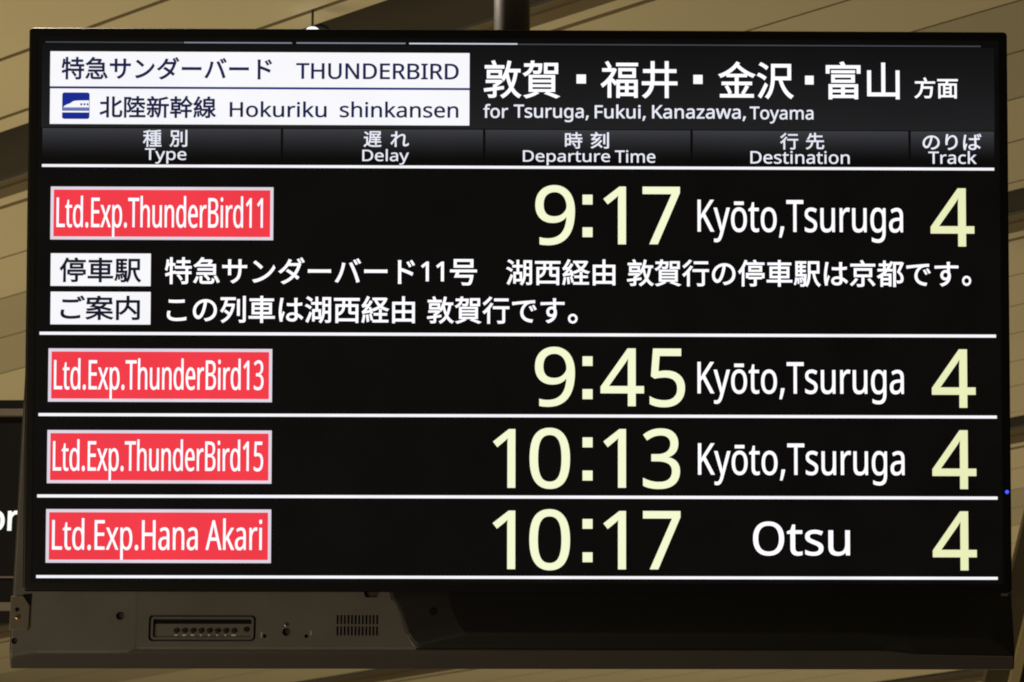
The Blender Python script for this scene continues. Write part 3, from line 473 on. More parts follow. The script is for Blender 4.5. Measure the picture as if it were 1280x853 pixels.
    'れ': '976 M286,703l-5,-93c-51,-9,-108,-15,-140,-17l-64,0l8,-81l191,27l-7,-97c-48,-76,-162,-228,-216,-297l49,-67l160,230l-1,-38l-3,-250l-3,-57l85,0l-5,59c-5,87,-4,147,-4,236l3,115c90,96,208,187,287,187c50,0,79,-23,79,-80c0,-95,-37,-255,-37,-364c0,-81,44,-123,108,-123c67,0,128,29,180,81l-13,84c-50,-53,-100,-81,-147,-81c-35,0,-51,27,-51,60c0,99,36,267,36,365c0,79,-45,131,-136,131c-98,0,-224,-95,-300,-165l5,56c14,25,31,51,44,69l-29,34l-6,-2c7,68,15,123,20,147l-92,3c4,-24,4,-51,4,-72',
    'サ': '976 M65,564l0,-85l98,3l105,0l0,-157l-3,-89l85,0l-3,89l0,157l278,0l0,-40c0,-273,-89,-357,-267,-425l66,-62c223,100,279,233,279,493l0,34l107,0l90,-2l0,82c-14,-2,-47,-5,-90,-5l-107,0l0,122c0,38,4,71,5,80l-88,0c2,-9,5,-42,5,-80l0,-122l-278,0l0,125c0,34,3,62,4,72l-86,0l3,-72l0,-125l-105,0c-41,0,-89,5,-98,7',
    'ダ': '976 M854,826l-52,-22c28,-37,60,-91,81,-134l52,23c-17,36,-55,98,-81,133M492,744l-89,28c-6,-25,-22,-59,-31,-77c-45,-89,-146,-236,-313,-341l65,-49c109,75,196,170,259,257l330,0c-20,-80,-70,-184,-133,-270c-69,48,-142,96,-206,133l-53,-55c63,-39,138,-90,207,-141c-87,-94,-213,-184,-378,-234l71,-61c165,61,285,151,372,248c41,-32,77,-62,106,-88l58,67l-112,85c73,100,125,214,153,305c5,15,15,38,23,51l-46,28l52,23c-21,40,-56,99,-80,134l-52,-23c26,-36,59,-93,78,-132l-16,9c-16,-6,-39,-8,-65,-8l-263,0l19,34c10,18,27,51,44,77',
    'ド': '976 M640,703l-53,-25c32,-44,62,-97,87,-148l55,25c-22,46,-64,112,-89,148M758,752l-53,-26c33,-43,64,-94,91,-146l54,27c-23,45,-66,110,-92,145M298,73c0,-36,-2,-84,-6,-115l94,0c-3,31,-6,84,-6,115l0,321c108,-33,277,-98,382,-156l35,83c-104,52,-288,121,-417,160l0,160c0,30,3,72,7,102l-97,0c6,-30,8,-74,8,-102l0,-568',
    'バ': '976 M747,760l-52,-21c26,-37,60,-96,79,-136l53,24c-20,40,-56,99,-80,133M854,799l-52,-21c29,-37,60,-92,81,-135l53,24c-18,36,-56,97,-82,132M213,294c-34,-82,-89,-185,-151,-266l83,-35c55,78,107,179,144,269c41,99,78,243,89,304l17,71l-87,19c-12,-113,-53,-262,-95,-362M693,331c41,-105,86,-236,110,-336l87,28c-25,88,-78,237,-117,334c-41,104,-103,238,-142,309l-79,-27c42,-72,102,-208,141,-308',
    'ン': '976 M222,716l-56,-60c72,-49,194,-153,243,-204l61,61c-54,55,-179,157,-248,203M138,61l51,-80c162,31,286,90,384,152c147,92,262,225,328,347l-47,83c-56,-120,-175,-265,-326,-359c-93,-58,-220,-117,-390,-143',
    'ー': '976 M100,423l0,-96c30,3,82,5,135,5l536,0c44,0,85,-4,105,-5l0,96c-22,-2,-57,-5,-106,-5l-535,0c-54,0,-106,3,-135,5',
    '井': '976 M90,618l0,-73l189,0l0,-109c0,-42,-1,-82,-5,-122l-215,0l0,-74l204,0c-23,-104,-76,-198,-194,-274c20,-12,49,-37,63,-54c134,89,188,202,210,328l285,0l0,-318l76,0l0,318l217,0l0,74l-217,0l0,231l193,0l0,73l-193,0l0,199l-76,0l0,-199l-272,0l0,198l-76,0l0,-198l-189,0M351,314c3,40,4,81,4,122l0,109l272,0l0,-231l-276,0',
    '京': '976 M256,483l469,0l0,-157l-469,0l0,157M669,163c64,-65,143,-158,179,-214l64,43c-39,56,-120,144,-184,208l-59,-37M229,199c-38,-66,-113,-148,-178,-201c15,-11,41,-31,53,-46c70,58,147,145,197,221l-72,26M405,804c21,-32,43,-71,60,-105l-402,0l0,-72l852,0l0,72l-364,0c-17,36,-49,90,-76,129l-70,-24M184,548l0,-287l269,0l0,-253c0,-14,-4,-19,-23,-19c-17,0,-78,-1,-145,1c11,-20,21,-49,25,-69c86,-1,142,0,176,11c34,10,44,31,44,75l0,254l272,0l0,287l-618,0',
    '停': '976 M456,564l320,0l0,-82l-320,0l0,82M389,617l0,-187l457,0l0,187l-457,0M302,368l0,-159l64,0l0,98l496,0l0,-98l66,0l0,159l-626,0M551,805c13,-21,27,-48,38,-73l-272,0l0,-62l611,0l0,62l-260,0c-12,28,-33,66,-51,93l-66,-20M389,234l0,-59l191,0l0,-170c0,-12,-4,-17,-20,-17l-128,1c10,-18,20,-44,24,-63c76,0,126,-2,158,9c31,10,39,30,39,68l0,172l186,0l0,59l-450,0M257,818c-51,-147,-136,-294,-226,-389c13,-17,33,-55,41,-73c29,32,57,68,83,108l0,-541l68,0l0,651c39,71,73,147,101,224l-67,20',
    '先': '976 M451,820l0,-152l-173,0c14,39,27,78,36,114l-74,16c-24,-103,-73,-233,-140,-316c18,-7,46,-23,63,-34c33,41,62,94,87,149l201,0l0,-197l-391,0l0,-71l254,0c-16,-161,-60,-286,-268,-350c17,-15,38,-43,47,-62c222,77,277,221,297,412l187,0l0,-287c0,-81,21,-104,109,-104l138,0c79,0,99,38,107,186c-20,6,-51,18,-67,30c-4,-127,-10,-146,-46,-146l-124,0c-37,0,-44,5,-44,34l0,287l268,0l0,71l-393,0l0,197l322,0l0,71l-322,0l0,152l-74,0',
    '内': '976 M97,653l0,-733l72,0l0,661l282,0c-5,-129,-41,-290,-257,-406c18,-13,42,-40,53,-56c132,77,202,170,239,264c90,-83,189,-185,238,-251l61,48c-61,73,-180,187,-276,273c9,44,14,87,16,128l284,0l0,-561c0,-18,-5,-25,-24,-25c-20,0,-86,-1,-155,2c10,-20,22,-54,25,-74c88,0,149,-1,183,12c33,12,43,36,43,84l0,634l-355,0l0,167l-74,0l0,-167l-355,0',
    '列': '976 M627,707l0,-547l72,0l0,547l-72,0M828,815l0,-798c0,-16,-6,-20,-22,-21c-15,-1,-66,-1,-120,1c10,-20,22,-52,25,-71c75,0,122,1,150,13c29,11,41,33,41,79l0,797l-74,0M177,295c49,-34,110,-82,148,-118c-66,-94,-151,-160,-248,-198c16,-15,35,-43,44,-62c207,93,358,283,407,622l-45,13l-13,-2l-219,0c15,46,29,96,41,147l265,0l0,70l-497,0l0,-70l159,0c-35,-149,-89,-288,-167,-379c16,-11,45,-35,56,-49c46,58,85,130,118,213l222,0c-18,-92,-47,-173,-84,-241c-38,33,-98,77,-145,107l-42,-53',
    '別': '976 M579,703l0,-542l71,0l0,542l-71,0M818,801l0,-781c0,-19,-7,-25,-25,-26c-20,-1,-80,-1,-150,1c11,-20,23,-55,28,-74c89,0,145,0,176,14c31,12,44,34,44,85l0,781l-73,0M160,710l249,0l0,-189l-249,0l0,189M93,775l0,-320l107,0c-10,-178,-36,-378,-168,-485c18,-11,40,-32,52,-50c103,86,148,221,170,364l162,0c-10,-194,-22,-267,-37,-287c-8,-10,-18,-11,-34,-11c-17,0,-63,0,-112,5c12,-18,19,-46,21,-65c48,-2,95,-3,120,0c29,3,46,9,63,28c27,30,36,120,48,365l1,30l-223,0l8,106l208,0l0,320l-386,0',
    '刻': '976 M831,808l0,-791c0,-17,-7,-22,-24,-23c-16,-1,-72,-2,-132,1c10,-20,21,-51,24,-70c84,0,133,1,162,13c30,11,42,32,42,79l0,791l-72,0M656,708l0,-545l69,0l0,545l-69,0M449,564c-17,-33,-36,-64,-59,-95l-199,-8c49,50,97,110,139,171l256,0l0,67l-202,0c-10,35,-37,88,-65,126l-67,-19c21,-32,42,-74,53,-107l-252,0l0,-67l192,0c-42,-65,-91,-123,-108,-140c-22,-22,-39,-37,-57,-40c9,-20,20,-54,23,-68c18,7,48,11,236,22c-76,-86,-172,-156,-275,-205c14,-14,37,-44,46,-58c164,87,316,226,405,400l-66,21M513,379c-96,-173,-267,-313,-455,-394c13,-14,37,-46,46,-61c102,50,201,116,287,195c56,-51,120,-113,152,-153l53,49c-34,40,-102,101,-158,150c55,57,103,119,142,187l-67,27',
    '北': '976 M33,119l33,-72l248,104l0,-220l75,0l0,871l-75,0l0,-230l-252,0l0,-73l252,0l0,-274c-105,-41,-210,-82,-281,-106M870,652c-60,-56,-152,-121,-242,-176l0,325l-76,0l0,-723c0,-104,27,-134,119,-134l157,0c95,0,115,64,123,241c-21,5,-51,20,-70,36c-6,-162,-13,-205,-59,-205l-144,0c-43,0,-50,9,-50,61l0,323c103,58,214,124,296,188l-54,64',
    '号': '976 M254,715l464,0l0,-133l-464,0l0,133M181,780l0,-263l615,0l0,263l-615,0M61,430l0,-68l202,0c-20,-60,-44,-128,-65,-176l512,0c-19,-113,-37,-170,-63,-187c-12,-8,-23,-9,-47,-9c-27,0,-98,1,-167,8c14,-20,24,-49,26,-70c67,-4,132,-4,165,-3c38,1,62,6,85,26c36,31,60,105,84,269l4,33l-490,0l37,109l567,0l0,68l-850,0',
    '富': '976 M207,617l0,-53l562,0l0,53l-562,0M277,457l415,0l0,-74l-415,0l0,74M210,511l0,-181l553,0l0,181l-553,0M448,218l0,-77l-234,0l0,77l234,0M519,218l249,0l0,-77l-249,0l0,77M448,90l0,-79l-234,0l0,79l234,0M519,90l249,0l0,-79l-249,0l0,79M144,274l0,-354l70,0l0,34l554,0l0,-29l72,0l0,349l-696,0M415,812c13,-21,26,-48,38,-71l-374,0l0,-186l71,0l0,122l677,0l0,-122l73,0l0,186l-358,0c-12,26,-32,61,-50,89l-77,-18',
    '山': '976 M105,617l0,-619l692,0l0,-72l75,0l0,692l-75,0l0,-546l-272,0l0,737l-76,0l0,-737l-268,0l0,545l-76,0',
    '幹': '976 M150,378l219,0l0,-78l-219,0l0,78M150,509l219,0l0,-76l-219,0l0,76M684,837c-50,-126,-145,-253,-247,-318l0,49l-141,0l0,76l171,0l0,66l-171,0l0,109l-71,0l0,-109l-174,0l0,-66l174,0l0,-76l-140,0l0,-327l140,0l0,-76l-185,0l0,-66l185,0l0,-176l71,0l0,176l179,0l0,66l-179,0l0,76l141,0l0,261c14,-14,30,-32,38,-46c80,54,156,140,213,240c60,-92,143,-185,215,-237c11,15,32,39,48,51c-81,50,-179,152,-232,244l28,62l-63,21M475,243l0,-67l184,0l0,-254l72,0l0,254l180,0l0,67l-180,0l0,160l136,0l0,68l-351,0l0,-68l143,0l0,-160l-184,0',
    '急': '976 M256,177l0,-144c0,-77,29,-96,143,-96l226,0c92,0,117,28,127,146c-21,4,-51,15,-68,26c-5,-93,-12,-106,-64,-106l-217,0c-62,0,-74,5,-74,30l0,144l-73,0M402,204c53,-49,113,-117,140,-162l59,40c-28,46,-90,111,-143,157l-56,-35M749,176c45,-65,91,-154,110,-208l68,28c-19,56,-68,141,-114,205l-64,-25M142,175c-24,-57,-62,-136,-101,-186l67,-32c35,52,72,132,97,189l-63,29M314,823c-47,-87,-135,-193,-264,-269c16,-11,41,-36,52,-52c24,15,47,32,70,50l0,-22l555,0l0,-82l-543,0l0,-58l543,0l0,-83l-576,0l0,-62l648,0l0,346l-196,0c31,40,62,85,84,126l-50,33l-11,-3l-272,0l38,61l-78,15M219,591c33,30,63,62,89,94l277,0c-20,-32,-43,-67,-67,-94l-299,0',
    '敦': '976 M175,539l230,0l0,-84l-230,0l0,84M112,593l0,-191l358,0l0,191l-358,0M628,551l160,0c-17,-115,-41,-213,-78,-297c-38,86,-65,186,-83,295l1,2M628,819c-30,-162,-82,-320,-158,-423c15,-12,41,-43,51,-57c24,32,44,68,64,108c21,-99,49,-189,86,-268c-52,-86,-122,-153,-219,-202c15,-14,39,-43,48,-57c88,50,156,112,209,189c48,-79,109,-141,187,-183c11,19,33,47,50,60c-83,40,-148,106,-197,190c53,102,88,225,109,375l70,0l0,67l-277,0c19,60,34,123,47,187l-70,14M226,809c15,-31,30,-70,40,-103l-205,0l0,-64l467,0l0,64l-187,0c-12,36,-32,82,-49,119l-66,-16M266,229l0,-63l-228,-26l10,-64l218,28l0,-99c0,-11,-4,-14,-18,-15c-14,-1,-60,-1,-112,1c10,-18,20,-44,23,-61c66,0,111,-1,139,9c28,11,35,29,35,65l0,109l185,26l-1,59l-184,-23l0,30c56,31,113,72,156,114l-42,32l-14,-3l-347,0l0,-57l281,0c-31,-24,-68,-46,-101,-62',
    '新': '976 M351,208c30,-49,65,-115,80,-158l52,31c-14,41,-50,104,-82,153l-50,-26M132,229c-20,-59,-52,-120,-92,-163c15,-8,40,-27,52,-37c38,46,77,117,99,186l-59,14M540,726l0,-336c0,-129,-8,-297,-91,-414c16,-9,45,-32,57,-45c89,127,102,319,102,459l0,32l149,0l0,-495l71,0l0,495l107,0l0,68l-327,0l0,187c104,16,215,41,297,72l-60,53c-70,-29,-196,-58,-305,-76M209,807c16,-27,31,-60,43,-90l-192,0l0,-61l431,0l0,61l-163,0c-13,33,-34,75,-53,107l-66,-17M368,651c-12,-45,-34,-111,-53,-156l-270,0l0,-63l200,0l0,-101l-196,0l0,-65l196,0l0,-248c0,-10,-2,-12,-12,-13l-75,0c10,-18,20,-45,22,-63c47,0,81,1,103,12c23,11,29,28,29,63l0,249l183,0l0,65l-183,0l0,101l195,0l0,63l-125,0c18,41,37,94,54,141l-68,15M123,635c20,-43,34,-102,38,-140l64,17c-5,38,-22,95,-42,137l-60,-14',
    '方': '976 M430,798c25,-45,54,-108,66,-147l-430,0l0,-71l267,0c-12,-225,-36,-478,-288,-602c19,-14,43,-39,54,-58c185,97,258,259,290,432l349,0c-16,-220,-35,-315,-63,-340c-13,-10,-26,-12,-47,-12c-27,0,-95,1,-165,7c14,-20,24,-50,26,-71c65,-5,130,-5,164,-3c38,2,61,10,85,34c38,38,58,144,77,422l3,35l-418,0c6,51,10,104,13,156l501,0l0,71l-412,0l69,30c-14,39,-44,99,-71,145l-70,-28',
    '時': '976 M434,204c50,-52,103,-124,124,-172l63,38c-23,49,-78,118,-128,168l-59,-34M616,821l0,-117l-205,0l0,-66l205,0l0,-124l-246,0l0,-66l375,0l0,-110l-370,0l0,-66l370,0l0,-262c0,-15,-5,-18,-21,-19c-15,-1,-71,-1,-131,1c11,-20,22,-50,25,-69c79,0,128,1,159,13c30,10,40,31,40,73l0,263l114,0l0,66l-114,0l0,110l124,0l0,66l-253,0l0,124l212,0l0,66l-212,0l0,117l-72,0M284,406l0,-225l-141,0l0,225l141,0M284,472l-141,0l0,217l141,0l0,-217M74,757l0,-723l69,0l0,80l210,0l0,643l-279,0',
    '案': '976 M51,225l0,-63l340,0c-86,-75,-228,-139,-358,-167c15,-15,36,-42,46,-59c134,35,278,111,370,202l0,-215l73,0l0,220c94,-94,243,-172,380,-209c10,18,31,46,47,61c-132,28,-275,92,-364,167l341,0l0,63l-404,0l0,81l-73,0l0,-81l-398,0M421,803l34,-56l-377,0l0,-141l69,0l0,78l685,0l0,-78l71,0l0,141l-370,0c-14,24,-33,55,-51,79l-61,-23M647,522c-33,-44,-78,-79,-136,-106c-69,14,-140,27,-211,38l68,68l279,0M185,417l223,-38c-94,-27,-210,-41,-348,-48c10,-16,21,-40,27,-60c180,13,325,37,436,83c124,-27,232,-57,311,-87l61,52c-77,26,-178,53,-291,77c53,34,94,75,124,126l190,0l0,60l-496,0c19,23,38,47,53,69l-65,22c-19,-29,-42,-60,-67,-91l-281,0l0,-60l229,0c-35,-39,-72,-76,-106,-105',
    '沢': '976 M90,759c63,-29,139,-77,176,-114l43,61c-38,35,-116,79,-178,106l-41,-53M37,495c65,-27,143,-73,181,-106l41,60c-39,32,-119,76,-183,101l-39,-55M64,-17l64,-47c54,91,117,214,165,318l-56,46c-53,-112,-123,-241,-173,-317M472,459l0,31l0,212l343,0l0,-243l-343,0M399,773l0,-283c0,-161,-14,-377,-154,-528c19,-8,50,-28,62,-43c118,129,154,311,163,468l119,0c54,-209,152,-381,306,-466c12,20,36,51,55,66c-142,70,-237,221,-289,400l229,0l0,386l-491,0',
    '湖': '976 M80,758c55,-28,122,-73,153,-106l44,59c-34,32,-100,73,-156,98l-41,-51M38,494c58,-24,127,-66,161,-97l41,59c-35,30,-104,68,-162,91l-40,-53M58,-27l65,-40c43,90,92,210,128,313l-59,38c-39,-109,-95,-236,-134,-311M284,372l0,-395l64,0l0,77l219,0l0,318l-103,0l0,177l130,0l0,67l-130,0l0,179l-68,0l0,-179l-146,0l0,-67l146,0l0,-177l-112,0M634,783l0,-396c0,-139,-9,-310,-119,-428c16,-8,44,-27,55,-39c81,88,112,211,124,328l146,0l0,-236c0,-14,-5,-18,-18,-19c-13,-1,-55,-1,-101,1c10,-17,20,-46,23,-63c65,-1,104,1,129,12c25,12,34,32,34,68l0,772l-273,0M700,716l140,0l0,-165l-140,0l0,165M700,485l140,0l0,-171l-141,0l1,73l0,98M348,307l154,0l0,-189l-154,0l0,189',
    '特': '976 M446,207c48,-48,100,-115,120,-160l59,38c-24,45,-76,109,-124,155l-55,-33M627,821l0,-106l-191,0l0,-69l191,0l0,-123l-247,0l0,-69l366,0l0,-116l-351,0l0,-70l351,0l0,-255c0,-14,-4,-16,-20,-18c-16,-2,-69,-2,-128,0c10,-20,20,-52,23,-73c74,0,125,1,155,13c31,11,40,33,40,78l0,255l113,0l0,70l-113,0l0,116l119,0l0,69l-239,0l0,123l194,0l0,69l-194,0l0,106l-69,0M95,745c-9,-122,-28,-249,-57,-331c15,-6,44,-22,57,-31c14,45,27,102,38,166l74,0l0,-240l-161,-45l15,-75l146,47l0,-314l70,0l0,337l101,33l-6,68l-95,-29l0,218l93,0l0,70l-93,0l0,200l-70,0l0,-200l-64,0l13,115l-61,11',
    '由': '976 M184,272l264,0l0,-216l-264,0l0,216M791,272l0,-216l-269,0l0,216l269,0M184,345l0,212l264,0l0,-212l-264,0M791,345l-269,0l0,212l269,0l0,-212M448,820l0,-189l-337,0l0,-709l73,0l0,60l607,0l0,-56l76,0l0,705l-345,0l0,189l-74,0',
    '福': '976 M130,790c26,-45,59,-106,75,-144l60,29c-15,38,-49,94,-77,139l-58,-24M520,584l279,0l0,-108l-279,0l0,108M455,643l0,-226l413,0l0,226l-413,0M399,772l0,-63l521,0l0,63l-521,0M620,293l0,-102l-149,0l0,102l149,0M686,293l156,0l0,-102l-156,0l0,102M620,134l0,-105l-149,0l0,105l149,0M686,134l156,0l0,-105l-156,0l0,105M54,636l0,-66l247,0c-62,-130,-175,-253,-282,-323c11,-13,30,-47,38,-66c44,31,87,70,130,115l0,-372l72,0l0,422c36,-38,83,-87,103,-114l41,57l0,-367l68,0l0,46l371,0l0,-43l71,0l0,428l-510,0l0,-59c-20,20,-91,84,-125,112c46,64,86,134,113,207l-40,26l-13,-3l-284,0',
    '種': '976 M423,522l0,-313l203,0l0,-70l-214,0l0,-59l214,0l0,-77l-270,0l0,-61l586,0l0,61l-246,0l0,77l213,0l0,59l-213,0l0,70l208,0l0,313l-208,0l0,66l227,0l0,60l-227,0l0,72c84,8,164,19,225,33l-44,55c-111,-25,-314,-41,-478,-48c7,-15,16,-40,18,-56l209,11l0,-67l-244,0l0,-60l244,0l0,-66l-203,0M488,342l138,0l0,-78l-138,0l0,78M696,342l141,0l0,-78l-141,0l0,78M488,468l138,0l0,-78l-138,0l0,78M696,468l141,0l0,-78l-141,0l0,78M352,806c-72,-33,-201,-61,-310,-80c9,-15,19,-40,21,-55c46,5,95,14,144,24l0,-150l-159,0l0,-69l149,0c-39,-112,-106,-239,-170,-308c13,-18,31,-47,38,-67c50,60,102,157,142,255l0,-432l72,0l0,421c33,-41,72,-94,89,-121l44,57c-20,23,-105,110,-133,135l0,60l122,0l0,69l-122,0l0,167c46,10,89,23,124,38l-51,56',
    '経': '976 M184,184c11,-70,23,-163,25,-223l60,15c-3,59,-15,150,-29,221l-56,-13M78,192c-11,-83,-27,-176,-49,-241c18,-5,48,-12,62,-19c16,63,37,162,50,248l-63,12M291,205c21,-61,47,-140,57,-190l55,19c-10,50,-35,128,-58,188l-54,-17M798,705c-33,-67,-80,-123,-135,-171c-54,48,-97,105,-126,171l261,0M406,769l0,-64l104,0l-41,-14c34,-77,81,-143,138,-199c-67,-46,-145,-80,-225,-103c14,-14,34,-41,42,-60c86,27,168,65,240,116c69,-52,150,-90,242,-115c10,19,30,47,45,61c-87,20,-165,53,-231,98c77,67,138,153,176,262l-49,21l-14,-3l-427,0M631,380l0,-134l-186,0l0,-65l186,0l0,-167l-228,0l0,-66l528,0l0,66l-228,0l0,167l186,0l0,65l-186,0l0,134l-72,0M63,234c20,11,50,18,264,52l15,-51l58,24c-12,47,-43,130,-68,193l-56,-17l32,-90l-151,-22c80,90,160,205,226,318l-67,38c-22,-45,-49,-91,-76,-134l-103,-9c53,73,107,167,149,258l-71,29c-39,-106,-108,-215,-128,-245c-20,-29,-37,-49,-55,-53c9,-19,21,-55,25,-70c13,7,36,12,140,24c-36,-52,-68,-92,-83,-109c-31,-36,-53,-62,-74,-65c8,-20,20,-55,23,-71',
    '線': '976 M511,517l306,0l0,-87l-306,0l0,87M511,658l306,0l0,-85l-306,0l0,85M178,184c10,-66,20,-154,21,-210l58,10c-3,57,-13,143,-25,209l-54,-9M82,192c-10,-81,-24,-171,-48,-231c16,-5,45,-15,58,-22c20,63,39,157,50,243l-60,10M268,203c19,-51,39,-118,46,-161l54,18c-9,42,-29,108,-49,158l-51,-15M864,337c-27,-34,-71,-78,-110,-112c-20,36,-36,74,-47,114l0,33l180,0l0,344l-221,0l41,87l-81,18c-7,-30,-21,-71,-33,-105l-151,0l0,-344l195,0l0,-369c0,-12,-3,-14,-16,-15l-100,0c10,-18,19,-48,22,-67c63,0,105,0,131,12c26,11,33,32,33,70l0,184c46,-95,109,-175,186,-222c11,17,32,44,48,57c-62,33,-117,87,-160,154c44,32,94,77,138,117l-55,44M406,291l0,-62l128,0c-36,-95,-105,-172,-181,-209c14,-13,33,-36,42,-51c100,54,185,160,221,309l-43,15l-12,-2l-155,0M64,234c18,10,48,16,243,46l10,-56l60,17c-7,53,-32,141,-56,208l-56,-14l29,-97l-141,-19c79,91,155,204,218,317l-64,38c-21,-45,-46,-90,-73,-131l-100,-9c52,74,105,169,146,260l-68,28c-38,-106,-104,-218,-125,-246c-19,-30,-36,-50,-53,-54l24,-67c13,6,35,11,135,23c-35,-52,-67,-92,-81,-109c-29,-36,-51,-61,-72,-65c9,-20,21,-54,24,-70',
    '行': '976 M425,761l0,-70l480,0l0,70l-480,0M261,821c-50,-71,-145,-158,-227,-214c13,-14,33,-42,43,-58c88,62,189,158,254,243l-70,29M382,492l0,-70l329,0l0,-405c0,-16,-7,-21,-26,-22c-17,-1,-84,-1,-153,2c11,-21,21,-52,24,-72c96,0,152,-2,185,11c32,12,44,35,44,80l0,406l147,0l0,70l-550,0M300,611c-68,-111,-175,-224,-276,-297c15,-14,41,-47,52,-61c36,29,74,64,111,102l0,-436l73,0l0,516c41,49,78,100,109,151l-69,25',
    '西': '976 M58,757l0,-72l290,0l0,-141l-238,0l0,-618l72,0l0,60l617,0l0,-57l74,0l0,615l-247,0l0,141l291,0l0,72l-859,0M182,55l0,183c12,-11,35,-38,43,-53c146,74,183,187,188,291l141,0l0,-154c0,-79,20,-99,100,-99l133,0l12,0l0,-168l-617,0M182,240l0,236l165,0c-5,-86,-36,-173,-165,-236M414,544l0,141l140,0l0,-141l-140,0M626,476l173,0l0,-182c-1,-2,-7,-2,-19,-2l-117,0c-34,0,-37,4,-37,30l0,154',
    '賀': '976 M622,710l194,0l0,-132l-194,0l0,132M554,767l0,-248l333,0l0,248l-333,0M248,310l492,0l0,-67l-492,0l0,67M248,196l492,0l0,-68l-492,0l0,68M248,424l492,0l0,-66l-492,0l0,66M177,473l0,-394l636,0l0,394l-636,0M570,28c107,-35,215,-77,278,-107l76,39c-71,32,-190,74,-297,106l-57,-38M340,68c-71,-38,-188,-73,-288,-94c16,-13,43,-40,54,-55c98,26,222,72,301,119l-67,30M228,820l-6,-68l-161,0l0,-61l148,0c-24,-82,-72,-142,-177,-180c15,-12,34,-37,41,-53c126,48,181,126,206,233l145,0c-6,-72,-12,-102,-21,-111c-7,-7,-14,-8,-29,-8c-15,0,-55,0,-98,5c10,-17,17,-42,18,-60c45,-3,88,-2,109,-1c26,2,42,6,56,22c17,20,26,69,33,186l1,28l-202,0l7,68l-70,0',
    '車': '976 M154,592l0,-381l294,0l0,-79l-396,0l0,-68l396,0l0,-145l75,0l0,145l405,0l0,68l-405,0l0,79l303,0l0,381l-303,0l0,72l372,0l0,67l-372,0l0,88l-75,0l0,-88l-367,0l0,-67l367,0l0,-72l-294,0M225,373l223,0l0,-101l-223,0l0,101M523,373l230,0l0,-101l-230,0l0,101M225,530l223,0l0,-100l-223,0l0,100M523,530l230,0l0,-100l-230,0l0,100',
    '遅': '976 M68,717c62,-37,137,-92,172,-131l50,50c-37,39,-112,90,-175,125l-47,-44M347,783l0,-245c0,-124,-8,-295,-81,-417c16,-6,46,-23,59,-34c76,128,88,318,88,451l0,48l488,0l0,197l-554,0M413,728l418,0l0,-88l-418,0l0,88M454,352l0,-53l175,0l0,-72l-224,0l0,-56l224,0l0,-120l69,0l0,120l225,0l0,56l-225,0l0,72l182,0l0,53l-182,0l0,69l207,0l0,55l-121,0l55,89l-65,21c-14,-32,-38,-77,-58,-110l-122,0l15,6c-10,29,-35,71,-61,102l-56,-22c19,-25,40,-58,52,-86l-114,0l0,-55l199,0l0,-69l-175,0M246,478l-193,0l0,-68l122,0l0,-311c-42,-19,-90,-61,-137,-113l49,-63c49,64,97,122,130,122c22,0,56,-32,95,-57c68,-42,149,-53,268,-53c104,0,270,4,337,9c2,22,12,57,21,76c-99,-10,-245,-18,-356,-18c-109,0,-189,7,-255,48c-38,23,-61,43,-81,52l0,376',
    '都': '976 M496,787c-20,-47,-42,-91,-67,-133l0,53l-123,0l0,105l-69,0l0,-105l-150,0l0,-66l150,0l0,-117l-195,0l0,-65l234,0c-75,-74,-161,-136,-256,-183c14,-13,38,-44,46,-59c28,14,54,30,79,48l0,-338l67,0l0,57l220,0l0,-44l71,0l0,424l-229,0c33,29,65,62,94,95l179,0l0,65l-126,0c55,73,102,154,141,242l-66,21M306,641l115,0c-26,-41,-54,-80,-85,-117l-30,0l0,117M212,46l0,103l220,0l0,-103l-220,0M212,208l0,96l220,0l0,-96l-220,0M589,764l0,-842l72,0l0,773l182,0c-32,-78,-76,-184,-120,-266c103,-85,132,-160,134,-222c1,-35,-6,-65,-29,-77c-13,-7,-29,-9,-46,-11c-22,-2,-51,-1,-83,2c13,-20,20,-52,21,-72c32,-2,66,-2,92,1c26,3,48,10,67,22c35,23,49,69,49,129c0,69,-26,147,-130,237c48,91,102,203,142,296l-53,33l-11,-3l-287,0',
    '金': '976 M193,213c37,-56,75,-133,91,-180l64,28c-16,47,-56,122,-94,175l-61,-23M716,237c-25,-54,-69,-133,-103,-181l56,-24c35,45,80,116,116,178l-69,27M487,829c-93,-146,-273,-260,-458,-319c20,-18,39,-46,51,-68c53,20,105,43,155,71l0,-54l212,0l0,-133l-337,0l0,-67l337,0l0,-241l-381,0l0,-68l846,0l0,68l-388,0l0,241l343,0l0,67l-343,0l0,133l216,0l0,61c53,-30,106,-55,157,-74c12,20,34,48,52,64c-149,46,-322,148,-418,253l24,35l-68,31M728,527l-468,0c86,51,165,113,229,185c65,-68,150,-133,239,-185',
    '陸': '976 M534,471c-54,-57,-126,-110,-184,-142l39,-59c59,39,134,100,191,161l-46,40M684,430c62,-41,146,-102,188,-138l39,52c-46,38,-130,94,-190,132l-37,-46M76,781l0,-856l66,0l0,790l130,0c-20,-66,-48,-152,-77,-222c71,-78,88,-145,88,-198c0,-30,-6,-58,-20,-69c-8,-5,-19,-8,-31,-8l-56,1c10,-19,16,-47,17,-65c23,-1,47,-2,67,1c19,3,36,9,50,19c28,19,38,61,38,114c0,61,-16,132,-86,214c33,77,68,173,96,253l-48,29l-10,-3l-224,0M590,820l0,-96l-201,0l0,-63l201,0l0,-111l-239,0l0,-66l569,0l0,66l-258,0l0,111l218,0l0,63l-218,0l0,96l-72,0M590,339l0,-120l-209,0l0,-65l209,0l0,-143l-300,0l0,-67l645,0l0,67l-273,0l0,143l221,0l0,65l-221,0l0,120l-72,0',
